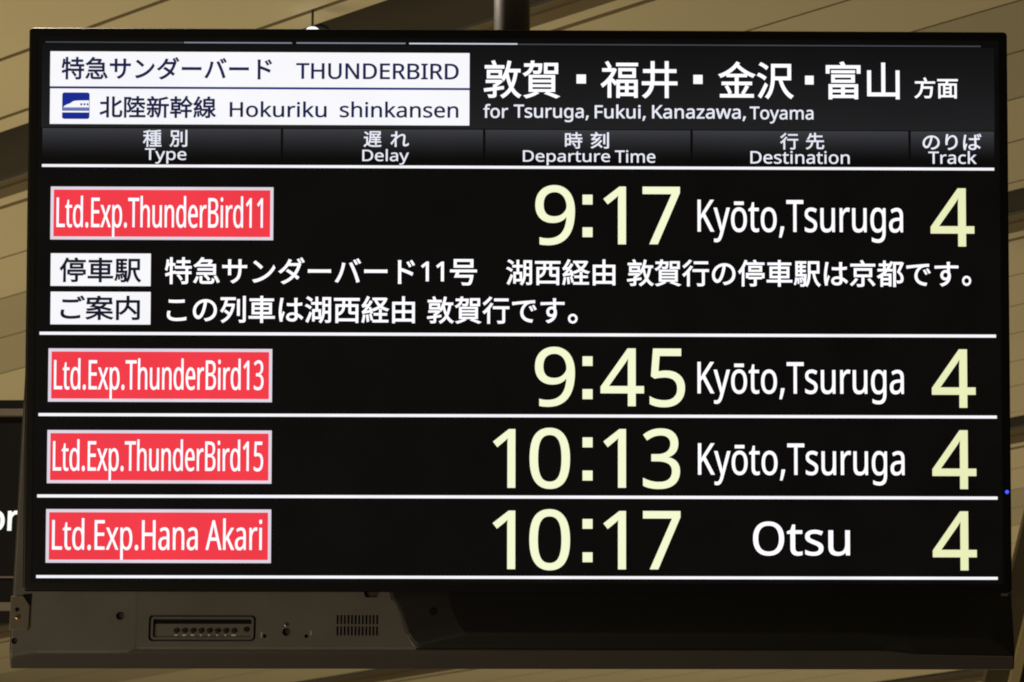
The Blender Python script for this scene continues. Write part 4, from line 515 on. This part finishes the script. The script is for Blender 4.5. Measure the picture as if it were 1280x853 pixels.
    '面': '976 M380,326l207,0l0,-110l-207,0l0,110M380,386l0,108l207,0l0,-108l-207,0M380,156l207,0l0,-114l-207,0l0,114M57,756l0,-71l376,0c-6,-40,-17,-86,-27,-123l-304,0l0,-640l70,0l0,52l628,0l0,-52l75,0l0,640l-394,0l38,123l403,0l0,71l-865,0M172,42l0,452l140,0l0,-452l-140,0M800,42l-146,0l0,452l146,0l0,-452',
    '駅': '976 M221,211c18,-50,35,-115,38,-158l40,9c-5,42,-22,108,-41,157l-37,-8M148,201c10,-58,16,-131,14,-181l40,7c2,48,-5,121,-16,179l-38,-5M79,221c-4,-86,-16,-174,-51,-224l41,-24c39,54,50,149,55,240l-45,8M523,780l0,-371c0,-142,-9,-324,-100,-451c16,-8,47,-25,59,-38c90,125,108,313,110,460l88,0c33,-209,93,-373,217,-462c11,20,33,46,50,60c-112,72,-171,221,-200,402l157,0l0,400l-381,0M592,713l245,0l0,-265l-245,0l0,265M243,573l0,-89l-95,0l0,89l95,0M85,780l0,-504l305,0c-2,-61,-6,-111,-9,-151c-12,33,-33,80,-56,115l-34,-13c22,-40,47,-92,56,-127l32,13c-7,-76,-18,-110,-27,-123c-6,-10,-14,-11,-28,-11l-78,4c9,-17,15,-43,17,-60c35,-2,70,-2,89,0c24,2,39,8,54,26c24,30,36,116,48,358l2,29l-151,0l0,91l123,0l0,57l-123,0l0,89l123,0l0,59l-123,0l0,86l142,0l0,62l-362,0M243,632l-95,0l0,86l95,0l0,-86M243,427l0,-91l-95,0l0,91l95,0',
}

# glyph outlines: advance width, then contours as moves (M), lines (l) and cubic curves (c), 1000 units per em


def outline(ch):
    adv, path = GLYPHS[ch].split(' ', 1)
    loops = []
    for sub in path.split('M')[1:]:
        toks = re.findall(r'([lc]?)([-\d,]+)', sub)
        x, y = map(int, toks[0][1].split(','))
        pts = [(x, y)]
        for op, nums in toks[1:]:
            v = list(map(int, nums.split(',')))
            if op == 'l':
                x, y = x + v[0], y + v[1]
                pts.append((x, y))
            else:
                p0 = (x, y)
                p1, p2, p3 = ((x + v[0], y + v[1]), (x + v[2], y + v[3]), (x + v[4], y + v[5]))
                for k in range(1, 8):
                    u = k / 7
                    w = 1 - u
                    pts.append(tuple(w ** 3 * p0[i] + 3 * w * w * u * p1[i] + 3 * w * u * u * p2[i] + u ** 3 * p3[i] for i in (0, 1)))
                x, y = p3
        clean = []
        for p in pts:
            if not clean or abs(p[0] - clean[-1][0]) + abs(p[1] - clean[-1][1]) > 1.5:
                clean.append(p)
        if abs(clean[0][0] - clean[-1][0]) + abs(clean[0][1] - clean[-1][1]) < 1.5:
            clean.pop()
        if len(clean) > 2:
            loops.append(clean)
    return int(adv), loops


def area2(p):
    return sum(p[i - 1][0] * p[i][1] - p[i][0] * p[i - 1][1] for i in range(len(p)))


def thicken(loops, wx, wy):
    if sum(area2(p) for p in loops) < 0:
        loops = [p[::-1] for p in loops]
    out = []
    for p in loops:
        q = []
        n = len(p)
        for i in range(n):
            a, b, c = p[i - 1], p[i], p[(i + 1) % n]
            d1 = Vector((b[0] - a[0], b[1] - a[1])).normalized()
            d2 = Vector((c[0] - b[0], c[1] - b[1])).normalized()
            n1 = Vector((d1.y, -d1.x))
            n2 = Vector((d2.y, -d2.x))
            k = max(0.35, 1 + n1.dot(n2))
            m = (n1 + n2) / k
            q.append((b[0] + m.x * wx, b[1] + m.y * wy))
        out.append(q)
    return out


def add_text(bm, text, box, wx, wy, z, mi):
    """letters fitted to box = (x0, y0, x1, y1) in millimetres on the local plane, at height z (metres)"""
    pen = 0
    glyphs = []
    for ch in text:
        if ch == ' ':
            pen += 270
            continue
        adv, loops = outline(ch)
        loops = thicken(loops, wx, wy)
        glyphs.append([[(x + pen, y) for x, y in p] for p in loops])
        pen += adv
    xs = [x for g in glyphs for p in g for x, y in p]
    ys = [y for g in glyphs for p in g for x, y in p]
    ax, bx, ay, by = min(xs), max(xs), min(ys), max(ys)
    x0, y0, x1, y1 = [v / 1000 for v in box]
    for g in glyphs:
        pts, edges = [], []
        for p in g:
            k = len(pts)
            pts += [Vector(((x - ax) / (bx - ax) * (x1 - x0) * 1000, (y - ay) / (by - ay) * (y1 - y0) * 1000)) for x, y in p]
            edges += [(k + i, k + (i + 1) % len(p)) for i in range(len(p))]
        co, _e, faces, *_rest = delaunay_2d_cdt(pts, edges, [], 0, 1e-5)
        loops = [[pts[a] for a, _b in edges[i:j]] for i, j in spans(g)]
        vs = {}
        for fc in faces:
            if inside(sum((co[i] for i in fc), Vector((0, 0))) / len(fc), loops):
                for i in fc:
                    if i not in vs:
                        vs[i] = bm.verts.new((x0 + co[i].x / 1000, y0 + co[i].y / 1000, z))
                f = bm.faces.new([vs[i] for i in fc])
                f.material_index = mi


def spans(g):
    out, k = [], 0
    for p in g:
        out.append((k, k + len(p)))
        k += len(p)
    return out


def inside(c, loops):
    """non-zero winding"""
    w = 0
    for p in loops:
        for i in range(len(p)):
            a, b = p[i - 1], p[i]
            if (a.y <= c.y) != (b.y <= c.y):
                t = (b.x - a.x) * (c.y - a.y) - (c.x - a.x) * (b.y - a.y)
                if b.y > a.y and t > 0:
                    w += 1
                elif b.y <= a.y and t < 0:
                    w -= 1
    return w != 0


def add_rect(bm, box, z, mi, r=0.0):
    x0, y0, x1, y1 = [v / 1000 for v in box]
    pts = rounded(x0, y0, x1, y1, r) if r else [(x0, y0), (x1, y0), (x1, y1), (x0, y1)]
    f = bm.faces.new([bm.verts.new((p[0], p[1], z)) for p in pts])
    f.material_index = mi


def rects(key):
    return [b for k, b in RECTS if k == key]


def inset(b, d):
    return (b[0] + d, b[1] + d, b[2] - d, b[3] - d)


Z1, Z2, Z3 = 0.0003, 0.0006, 0.0009

# ------------------------------------------------------------------ ceiling of parallel panels with dark recessed slots
PER = Vector((0.65207691, 0.75815282, 0))          # across the panels
ALO = Vector((-0.75815282, 0.65207691, 0))         # along the panels
ZC = 4.6


def build_ceiling():
    bm = bmesh.new()
    period = [0.0, 0.047, 0.352, 0.625, 0.906, 1.185, 1.461, 1.753, 1.811]   # panel joints after a slot; last is the next slot
    starts = [3.42, 5.557, 7.698, 9.804, 11.81, 13.83, 15.93, 18.03, 20.13]
    ends = [5.196, 7.371, 9.478, 11.535, 13.48, 15.60, 17.70, 19.80, 21.9]
    q0, q1 = -16.0, 14.0
    for i, (s0, s1) in enumerate(zip(starts, ends)):
        k = (s1 - s0) / period[-1]
        js = [s0 + p * k for p in period]
        if i == 0:
            js = [3.42, 3.47, 3.74, 4.02, 4.29, 4.57, 4.841, 5.128, 5.196]
        if i == 1:
            js = [5.557, 5.604, 5.910, 6.180, 6.463, 6.742, 7.018, 7.314, 7.371]
        if i == 2:
            js = [7.698, 7.745, 8.040, 8.312, 8.571, 8.852, 9.115, 9.422, 9.478]
        if i == 3:
            js = [9.804, 9.85, 10.11, 10.388, 10.65, 10.912, 11.19, 11.47, 11.535]
        for j in range(8):
            a, b = js[j], js[j + 1]
            g = 0.0075 if i == 0 else 0.004 if i == 1 else 0.003
            ga = 0.006 if j == 1 else g
            gb = 0.016 if j == 6 else g
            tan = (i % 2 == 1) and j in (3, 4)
            z0 = ZC - (0.0 if j in (0, 7) else 0.005)
            if j in (0,):
                ga = 0
            if j == 7:
                gb = 0
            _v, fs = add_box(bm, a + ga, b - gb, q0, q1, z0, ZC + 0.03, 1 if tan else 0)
            for f in fs[2:]:
                f.material_index = 2          # panel edges coloured dark, shade of the joints painted in
        # backing right above the joints
        add_box(bm, s0 + 0.01, s1 - 0.01, q0, q1, ZC + 0.034, ZC + 0.06, 2)
        # recess between this strip and the next one
        if i + 1 < len(starts):
            n0 = starts[i + 1]
            add_box(bm, s1, n0, q0, q1, ZC + 0.34, ZC + 0.36, 3)
            add_box(bm, s1 - 0.012, s1 - 0.002, q0, q1, ZC + 0.07, ZC + 0.335, 3)
            add_box(bm, n0 + 0.002, n0 + 0.012, q0, q1, ZC + 0.07, ZC + 0.335, 3)
    for v in bm.verts:
        s, q, z = v.co
        v.co = PER * s + ALO * q + Vector((0, 0, z))
    bmesh.ops.recalc_face_normals(bm, faces=bm.faces)
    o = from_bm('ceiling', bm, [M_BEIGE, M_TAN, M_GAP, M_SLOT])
    o['kind'] = 'structure'
    o['label'] = 'beige panelled ceiling with dark slots'
    return o


build_ceiling()

# ------------------------------------------------------------------ the departure display
DISPLAY = empty('departure_display', (0.0890, 4.7650, 3.1015), math.radians(103.004),
                'large black departure display with lit timetable in Japanese and English', 'display')
DW, DH = 0.790, 0.453


def build_frame():
    bm = bmesh.new()
    out = rounded(-DW, -DH, DW, DH, 0.006, 4)
    inn = rounded(-DW + 0.014, -DH + 0.014, DW - 0.014, DH - 0.014, 0.002, 4)
    n = len(out)
    rings = []
    for pts, z in ((out, -0.038), (out, 0.0), (inn, 0.0015), (inn, -0.004)):
        rings.append([bm.verts.new((p[0], p[1], z)) for p in pts])
    # rounded front edge: extra rings between side and front
    mid = []
    for k in (1, 2, 3):
        a = math.pi / 2 * k / 4
        d = 0.0035 * (1 - math.cos(a))
        z = -0.002 + 0.0035 * math.sin(a)
        mid.append([bm.verts.new((p[0] - math.copysign(d, p[0]), p[1] - math.copysign(d, p[1]), z)) for p in out])
    for v in rings[1]:
        v.co.z = -0.002
    flat = [bm.verts.new((p[0] - math.copysign(0.0035, p[0]), p[1] - math.copysign(0.0035, p[1]), 0.0015)) for p in out]
    order = [rings[0], rings[1]] + mid + [flat, rings[2], rings[3]]
    for a, b in zip(order, order[1:]):
        for i in range(n):
            j = (i + 1) % n
            bm.faces.new((a[i], a[j], b[j], b[i]))
    bmesh.ops.recalc_face_normals(bm, faces=bm.faces)
    return from_bm('frame', bm, M_BEZEL, DISPLAY)


build_frame()
bm = bmesh.new()
add_box(bm, -DW + 0.004, DW - 0.004, -DH + 0.004, DH - 0.004, -0.030, -0.012)
add_prism(bm, rounded(-0.62, -0.30, 0.62, 0.30, 0.03), -0.062, -0.031)
from_bm('rear_housing', bm, M_BEZEL, DISPLAY)

bm = bmesh.new()
add_box(bm, -DW + 0.0135, DW - 0.0135, -DH + 0.0135, DH - 0.0135, -0.011, 0.0)
SCREEN = from_bm('screen', bm, M_SCREEN, DISPLAY)
SCREEN['label'] = 'lit black screen'

bm = bmesh.new()
bmesh.ops.create_uvsphere(bm, u_segments=14, v_segments=8, radius=0.0032, matrix=Matrix.Translation((0.783, -0.2912, 0.0018)))
from_bm('status_light', bm, M_LED, DISPLAY, True)
bm = bmesh.new()
add_box(bm, 0.774, 0.784, -0.4575, -0.4535, -0.010, -0.002)
from_bm('latch', bm, M_STEEL, DISPLAY)


def element(name, label, mats, rect_jobs=(), text_jobs=()):
    """one item of the displayed picture: rect_jobs = (box, z, material index[, radius]), text_jobs = (key, z, material index)"""
    b = bmesh.new()
    for job in rect_jobs:
        add_rect(b, *job)
    for key, z, mi in text_jobs:
        for k, text, box, wx, wy in RUNS:
            if k == key:
                add_text(b, text, box, wx, wy, z, mi)
    o = from_bm(name, b, mats, SCREEN)
    o['label'] = label
    return o


HB = rects('band')[0]
HB = (HB[0], rects('header2')[0][3] + 1.5, HB[2], HB[3])
element('heading_backdrop', 'dark grey band behind the heading', [lit_gradient('screen_heading_grade', HB[1] / 1000, HB[3] / 1000, (32, 32, 34), (16, 16, 18), 0.9)], [(HB, 0.00012, 0)])
for i, m in enumerate((M_DIM, M_MID, M_MID, M_BRIGHT, M_DIM)):
    element('progress_strip', ('dim thin line at the top edge of the screen', 'grey thin line segment at the top of the screen', 'grey thin line segment left of the bright one',
                               'bright white thin line segment', 'long dim thin line at the top right of the screen')[i], [m], [(rects('strip%d' % i)[0], Z1, 0)])

tp, lp = rects('train_panel')[0], rects('line_panel')[0]
element('train_name_panel', 'white panel with the train name', [M_WHITE, M_NAVY], [(tp, Z1, 0)], [('train_panel', Z3, 1)])
element('panel_gap', 'thin navy line between the white panels', [M_BARGAP], [((tp[0], lp[3], tp[2], tp[1]), 0.0002, 0)])
element('line_name_panel', 'white panel with the high speed line name', [M_WHITE, M_NAVY], [(lp, Z1, 0)], [('line_panel', Z3, 1)])


def build_icon():
    x0, y0, x1, y1 = rects('icon')[0]
    w, h = x1 - x0, y1 - y0
    b = bmesh.new()
    add_rect(b, (x0, y0, x1, y1), Z2, 0, 0.0035)
    P = lambda u, v: (x0 + u * w, y1 - v * h)
    # train nose, roof and side in white
    top = [(0.045, 0.565), (0.07, 0.515), (0.17, 0.46), (0.30, 0.41), (0.38, 0.345), (0.46, 0.315), (0.60, 0.305), (0.985, 0.30), (0.985, 0.565)]
    f = b.faces.new([b.verts.new((P(u, v)[0] / 1000, P(u, v)[1] / 1000, Z3)) for u, v in top][::-1])
    f.material_index = 1
    for (u0, v0, u1, v1, mi, z) in ((0.02, 0.575, 0.985, 0.66, 2, Z3), (0.0, 0.69, 0.985, 0.755, 1, Z3),
                                    (0.665, 0.41, 0.735, 0.485, 0, 0.0012), (0.785, 0.41, 0.85, 0.485, 0, 0.0012), (0.90, 0.41, 0.965, 0.485, 0, 0.0012)):
        a, c = P(u0, v1), P(u1, v0)
        add_rect(b, (a[0], a[1], c[0], c[1]), z, mi)
    o = from_bm('train_icon', b, [M_BLUE, M_WHITE, M_MIST], SCREEN)
    o['label'] = 'blue square pictogram of a bullet train'


build_icon()
element('direction_title', 'large white place names in Japanese', [M_TEXT], [(b, Z3, 0) for b in rects('direction')], [('direction', Z3, 0)])
element('direction_subtitle', 'small white place names in English', [M_HEAD], (), [('english', Z3, 0)])
for i, nm in enumerate(('type', 'delay', 'departure time', 'destination', 'track')):
    hb = rects('header%d' % i)[0]
    element('column_heading', 'column heading for ' + nm, [lit_gradient('screen_bar_grade', hb[1] / 1000, hb[3] / 1000, (11, 10, 10), (58, 59, 64), 1.6), M_HEAD],
            [(hb, Z1, 0)], [('header%d' % i, Z3, 1)])
for i in range(5):
    element('divider_line', ('white line under the column headings', 'white line under the notice rows', 'white line under the second train',
                             'white line under the third train', 'white line under the last train')[i], [M_LINE], [(rects('line%d' % i)[0], Z2, 0)])
for i in range(4):
    b = rects('badge%d' % i)[0]
    element('train_badge', ('red badge of train 11', 'red badge of train 13', 'red badge of train 15', 'red badge of the last train')[i],
            [M_EDGE, M_RED, M_TEXT], [(b, Z1, 0), (inset(b, 5.0), Z2, 1)], [('badge%d' % i, Z3, 2)])
    element('departure_time', 'yellow time ' + ('9:17', '9:45', '10:13', '10:17')[i], [M_YELLOW], [(r, Z2, 0) for r in rects('time%d' % i)], [('time%d' % i, Z2, 0)])
    element('destination_name', 'white destination of train row %s' % ('one', 'two', 'three', 'four')[i], [M_TEXT], (), [('dest%d' % i, Z2, 0)])
    element('track_number', 'yellow track number 4 of train row %s' % ('one', 'two', 'three', 'four')[i], [M_TRACK], (), [('track%d' % i, Z2, 0)])
for i in range(2):
    element('notice_label', ('white box for stops', 'white box for information')[i], [M_WHITE, M_INK], [(rects('label%d' % i)[0], Z1, 0)], [('label%d' % i, Z3, 1)])
element('notice_text', 'white words naming train 11', [M_TEXT], (), [('notice0', Z2, 0)])
element('notice_text', 'white sentence on the train stops', [M_TEXT], (), [('notice1', Z2, 0)])
element('notice_text', 'white sentence on the route', [M_TEXT], (), [('notice2', Z2, 0)])

# ------------------------------------------------------------------ second display behind, seen from its back
REAR = empty('back_display', (0.0810, 4.9844, 2.5640), math.radians(86.0),
             'dark back of a second display hanging below and behind the lit one', 'display')
mm = lambda pts: [(x / 1000, y / 1000) for x, y in pts]
RH = 0.93
# panel side (faces away) with thin rim
bm = bmesh.new()
prof = [(-0.022, 0.0), (-0.003, 0.024), (-0.003, RH - 0.01), (-0.022, RH), (-0.070, RH), (-0.070, 0.022)]
ends = []
for x in (-0.8165, 0.8205):
    ends.append([bm.verts.new((x, y, z)) for z, y in prof])
for i in range(len(prof)):
    j = (i + 1) % len(prof)
    bm.faces.new((ends[0][i], ends[0][j], ends[1][j], ends[1][i]))
bm.faces.new(ends[0])
bm.faces.new(ends[1][::-1])
bmesh.ops.recalc_face_normals(bm, faces=bm.faces)
o = from_bm('rim', bm, M_RIM, REAR)
o['label'] = 'dark sloping lower rim'
soften(o, 0.003, 2)

# moulded back cover
bm = bmesh.new()
pts = mm([(-813.5, 14), (-800, 17), (-772, 21.0), (-640, 21.2), (-622, 22.0), (-608, 27.2), (612, 27.2), (664, 20.6), (818, 18.0), (818, 900), (-813.5, 900)])
add_prism(bm, pts, -0.020, 0.003)
COVER = from_bm('back_cover', bm, M_CASE, REAR)
soften(COVER, 0.0025, 2)
slots = []
for r in range(2):
    for k in range(12):
        x = -284.5 + k * 5.85
        y = 68.6 if r == 0 else 49.6
        slots.append(mm([(x - 1.5, y), (x + 1.5, y), (x + 1.5, y + 15.6), (x - 1.5, y + 15.6)]))
carve(COVER, slots, 0.010, 0.003, M_VENT)
carve(COVER, [mm(disc(-638.4, 82, 6.9)), mm(disc(-808.0, 39.6, 5.2)), mm(disc(-367.6, 55.1, 6.6)), mm(disc(-402.6, 48.3, 3.2)), mm(disc(-334.9, 48.4, 3.2)),
              mm([(-239.5, 113.8), (-220.5, 113.8), (-216, 126), (-244, 126)])], 0.014, 0.003, M_VOID_SHADE)
carve(COVER, [mm(rounded(-591.5, 39.4, -417.5, 84.2, 7))], 0.012, 0.003, M_CASE)

# faint raised panel left of the controls
bm = bmesh.new()
add_prism(bm, mm([(-620, 23.5), (-611.5, 27.6), (-611.5, 131), (-620, 131)]), 0.0022, 0.0034)
o = from_bm('panel_seam', bm, M_CASE, REAR)
soften(o, 0.0003, 1)

# control tray
bm = bmesh.new()
o1 = mm(rounded(-588, 43.0, -421, 80.6, 5))
i1 = mm(rounded(-584.5, 46.2, -424.5, 77.6, 3.5))
n = len(o1)
rings = [[bm.verts.new((p[0], p[1], z)) for p in pp] for pp, z in ((o1, -0.012), (o1, 0.0025), (i1, 0.0025), (i1, -0.002))]
for a, b in zip(rings, rings[1:]):
    for i in range(n):
        j = (i + 1) % n
        bm.faces.new((a[i], a[j], b[j], b[i]))
bm.faces.new(rings[3])
bmesh.ops.recalc_face_normals(bm, faces=bm.faces)
TRAY = from_bm('control_panel', bm, M_CASE, REAR)
bm = bmesh.new()
add_rect(bm, (-584.2, 70.0, -424.8, 77.3), -0.0017, 0)
from_bm('tray_shade', bm, M_VOID_SHADE, TRAY)  # flat dark strip, painted shade below the tray's upper edge
for k in range(8):
    x = -547.1 + 13.37 * k
    b = bmesh.new()
    add_prism(b, mm(disc(x, 58.2, 4.3, 16)), -0.003, 0.0012)
    bo = from_bm('button', b, M_BUTTON, TRAY)
    soften(bo, 0.001, 2)
bm = bmesh.new()
for k, w in enumerate((4.5, 6, 6, 3, 3.5, 3, 3, 7)):
    x = -547.1 + 13.37 * k
    add_rect(bm, (x - w / 2, 49.4, x + w / 2, 52.4), -0.0016, 0)
from_bm('button_marks', bm, M_MARK, TRAY)


def screw(x, y, r, m, parent, z):
    b = bmesh.new()
    add_prism(b, mm(disc(x, y, r, 18)), z - 0.004, z + 0.0015)
    o = from_bm('screw', b, [m], parent)
    soften(o, 0.0008, 2)
    carve(o, [mm([(x - r * .6, y - r * .16), (x + r * .6, y - r * .16), (x + r * .6, y + r * .16), (x - r * .6, y + r * .16)])], 0.001, z + 0.0015, M_VOID_SHADE)
    return o


screw(-433.4, 60.4, 4.6, M_BUTTON, TRAY, -0.001)
screw(-367.9, 67.6, 3.4, M_STEEL, REAR, 0.003)
for x0, y0, w, h in ((-408.6, 46, 1.4, 9.0), (-328.4, 50.0, 1.4, 7.5)):
    bm = bmesh.new()
    add_rect(bm, (x0, y0, x0 + w, y0 + h), 0.0035, 0)
    from_bm('printed_mark', bm, M_MARK, REAR)

# side bracket plate with its bolt
bm = bmesh.new()
add_prism(bm, mm([(-817.5, 57), (-788, 57), (-785.5, 60), (-785.5, 98), (-797, 115.2), (-817.5, 115.2)]), 0.002, 0.0062)
PLATE = from_bm('bracket_plate', bm, M_PLATE, REAR)
soften(PLATE, 0.0015, 2)
bm = bmesh.new()
add_prism(bm, mm([(-784.5, 98.5), (-784.5, 119), (-799, 117.5)]), 0.0034, 0.0044)
from_bm('bracket_notch', bm, M_VOID_SHADE, REAR)
screw(-804.5, 79, 4.2, M_BRASS, PLATE, 0.0065)
bm = bmesh.new()
add_prism(bm, mm(disc(-806.0, 91.5, 3.6)), 0.006, 0.0066)
from_bm('bolt_hole', bm, M_VOID_SHADE, PLATE)

# black cover over the electronics
bm = bmesh.new()
out = [(-203, 124), (-199, 108), (-191, 94.5), (-183, 77), (-174, 50), (-166, 36), (-158, 26.4), (609, 26.2), (660, 19.6), (818.5, 17.0), (819.3, 40), (819.3, 880), (-203, 880)]
ins = [(-196, 128), (-192, 110), (-184, 96), (-176, 78.5), (-167, 53), (-158, 40), (-150, 33.5), (604, 31.5), (655, 25.0), (813, 22.5), (814, 44), (814, 874), (-196, 874)]
flat = [(-110, 160), (-108, 130), (-104, 110), (-98, 90), (-90, 70), (-82, 58), (-74, 50), (560, 50), (640, 44), (780, 42), (784, 60), (784, 850), (-110, 850)]
rings = [[bm.verts.new((x / 1000, y / 1000, z)) for x, y in pp] for pp, z in ((out, 0.000), (out, 0.0035), (ins, 0.006), (flat, 0.016))]
n = len(out)
for a, b in zip(rings, rings[1:]):
    for i in range(n):
        j = (i + 1) % n
        bm.faces.new((a[i], a[j], b[j], b[i]))
bm.faces.new(rings[-1])
bmesh.ops.recalc_face_normals(bm, faces=bm.faces)
o = from_bm('electronics_cover', bm, M_COVER, REAR)
o['label'] = 'black bulging cover with curved left edge'
soften(o, 0.004, 3, 12)
bm = bmesh.new()
add_prism(bm, mm(disc(-129.6, 87.9, 6.5)), 0.004, 0.0142)
from_bm('cover_plug', bm, M_VOID_SHADE, REAR)

# ------------------------------------------------------------------ pole carrying both displays
POLE = empty('ceiling_pole', (0.0814, 4.93, 4.6), 0, 'dark round pole hanging from the ceiling above the middle of the lit display', 'pole')
bm = bmesh.new()
bmesh.ops.create_cone(bm, cap_ends=True, segments=40, radius1=0.0308, radius2=0.0308, depth=1.72, matrix=Matrix.Translation((0, 0, -0.86)))
o = from_bm('pole_tube', bm, M_POLE, POLE, True)
o.data.polygons[0].use_smooth = True
bm = bmesh.new()
bmesh.ops.create_cone(bm, cap_ends=True, segments=40, radius1=0.09, radius2=0.09, depth=0.012, matrix=Matrix.Translation((0, 0, -0.02)))
from_bm('flange', bm, M_POLE, POLE)
bm = bmesh.new()
add_box(bm, -0.30, 0.30, -0.025, 0.025, -1.55, -1.49)
add_box(bm, -0.30, 0.30, -0.070, -0.025, -1.54, -1.50)
add_box(bm, -0.30, 0.30, 0.025, 0.080, -1.54, -1.50)
from_bm('mounting_arm', bm, M_POLE, POLE)

# ------------------------------------------------------------------ illuminated sign further back on the left
SIGN = empty('hanging_sign', (-1.6, 6.3, 2.93), 0, 'black hanging sign with white letters behind the left edge of the displays', 'sign')
bm = bmesh.new()
add_box(bm, -0.75, 0.80, 0.0, 0.12, 0.0, 0.452)
o = from_bm('sign_box', bm, M_SIGNFACE, SIGN)
bm = bmesh.new()
add_box(bm, -0.755, 0.805, -0.012, -0.001, 0.415, 0.430)
from_bm('top_trim', bm, M_SIGNRIM, SIGN)
bm = bmesh.new()
add_box(bm, -0.755, 0.805, -0.012, -0.001, 0.001, 0.017)
from_bm('bottom_trim', bm, M_SIGNRIM, SIGN)
bm = bmesh.new()
add_box(bm, -0.75, 0.80, -0.003, -0.001, 0.070, 0.0735)
from_bm('face_seam', bm, M_SIGNRIM, SIGN)
bm = bmesh.new()
# letters stand on the front face (local x, z)
add_text(bm, 'or', (614.4, 169.5, 679.5, 213.0), 22, 14, 0.0, 0)
for v in bm.verts:
    v.co = Vector((v.co.x, -0.0025, v.co.y))
bmesh.ops.recalc_face_normals(bm, faces=bm.faces)
from_bm('sign_letters', bm, M_SIGNLIT, SIGN)
for x in (-0.5, 0.25):
    bm = bmesh.new()
    bmesh.ops.create_cone(bm, cap_ends=True, segments=16, radius1=0.012, radius2=0.012, depth=1.2, matrix=Matrix.Translation((x, 0.06, 1.06)))
    from_bm('hanger_rod', bm, M_POLE, SIGN)

# ------------------------------------------------------------------ small spotlight under the ceiling
SPOT = empty('ceiling_spotlight', (-0.372, 7.075, 4.6), 0, 'small lit white spotlight under the ceiling, just above the top edge of the lit display', 'light')
bm = bmesh.new()
bmesh.ops.create_uvsphere(bm, u_segments=20, v_segments=12, radius=0.021, matrix=Matrix.Translation((0, 0, -0.066)) @ Matrix.Diagonal((1, 1, 0.85, 1)))
from_bm('lens', bm, M_LAMP, SPOT, True)
bm = bmesh.new()
add_box(bm, -0.003, 0.003, -0.003, 0.003, -0.050, -0.001)
from_bm('stem', bm, M_POLE, SPOT)
bm = bmesh.new()
R0, R1 = 0.030, 0.026
for k in range(15):
    a0, a1 = math.radians(180 - 190 * k / 14), 0
    for r in (R1, R0):
        for y in (-0.004, 0.004):
            bm.verts.new((0.018 + r * math.cos(a0), y, -0.072 + r * math.sin(a0) * 1.05))
bm.verts.ensure_lookup_table()
for k in range(14):
    a = [bm.verts[4 * k + i] for i in range(4)]
    b = [bm.verts[4 * k + 4 + i] for i in range(4)]
    for i, j in ((0, 1), (1, 3), (3, 2), (2, 0)):
        bm.faces.new((a[i], a[j], b[j], b[i]))
bmesh.ops.recalc_face_normals(bm, faces=bm.faces)
from_bm('yoke', bm, M_VOID_SHADE, SPOT)

# ------------------------------------------------------------------ slanted steel strut on the right
STRUT = empty('roof_strut', (1.543, 9.0, 3.325), 0, 'dark olive slanted steel strut at the right behind the displays', 'strut')
slope = 0.29


def strut_piece(name, x0, x1, y0, y1, m):
    b = bmesh.new()
    lo, hi = -3.32, 1.26
    lo_x, hi_x = lo * slope, hi * slope
    vs = []
    for z, dx in ((lo, lo_x), (hi, hi_x)):
        vs += [b.verts.new(p) for p in ((x0 + dx, y0, z), (x1 + dx, y0, z), (x1 + dx, y1, z), (x0 + dx, y1, z))]
    for idx in ((3, 2, 1, 0), (4, 5, 6, 7), (0, 1, 5, 4), (1, 2, 6, 5), (2, 3, 7, 6), (3, 0, 4, 7)):
        b.faces.new([vs[i] for i in idx])
    return from_bm(name, b, m, STRUT)


strut_piece('web', 0.0, 0.070, 0.02, 0.10, M_OLIVE)
strut_piece('flange', 0.068, 0.096, -0.03, 0.14, M_CREAM)
strut_piece('seal', 0.097, 0.107, -0.02, 0.12, M_GREEN)
strut_piece('outer_flange', 0.108, 0.20, 0.0, 0.12, M_OLIVE)
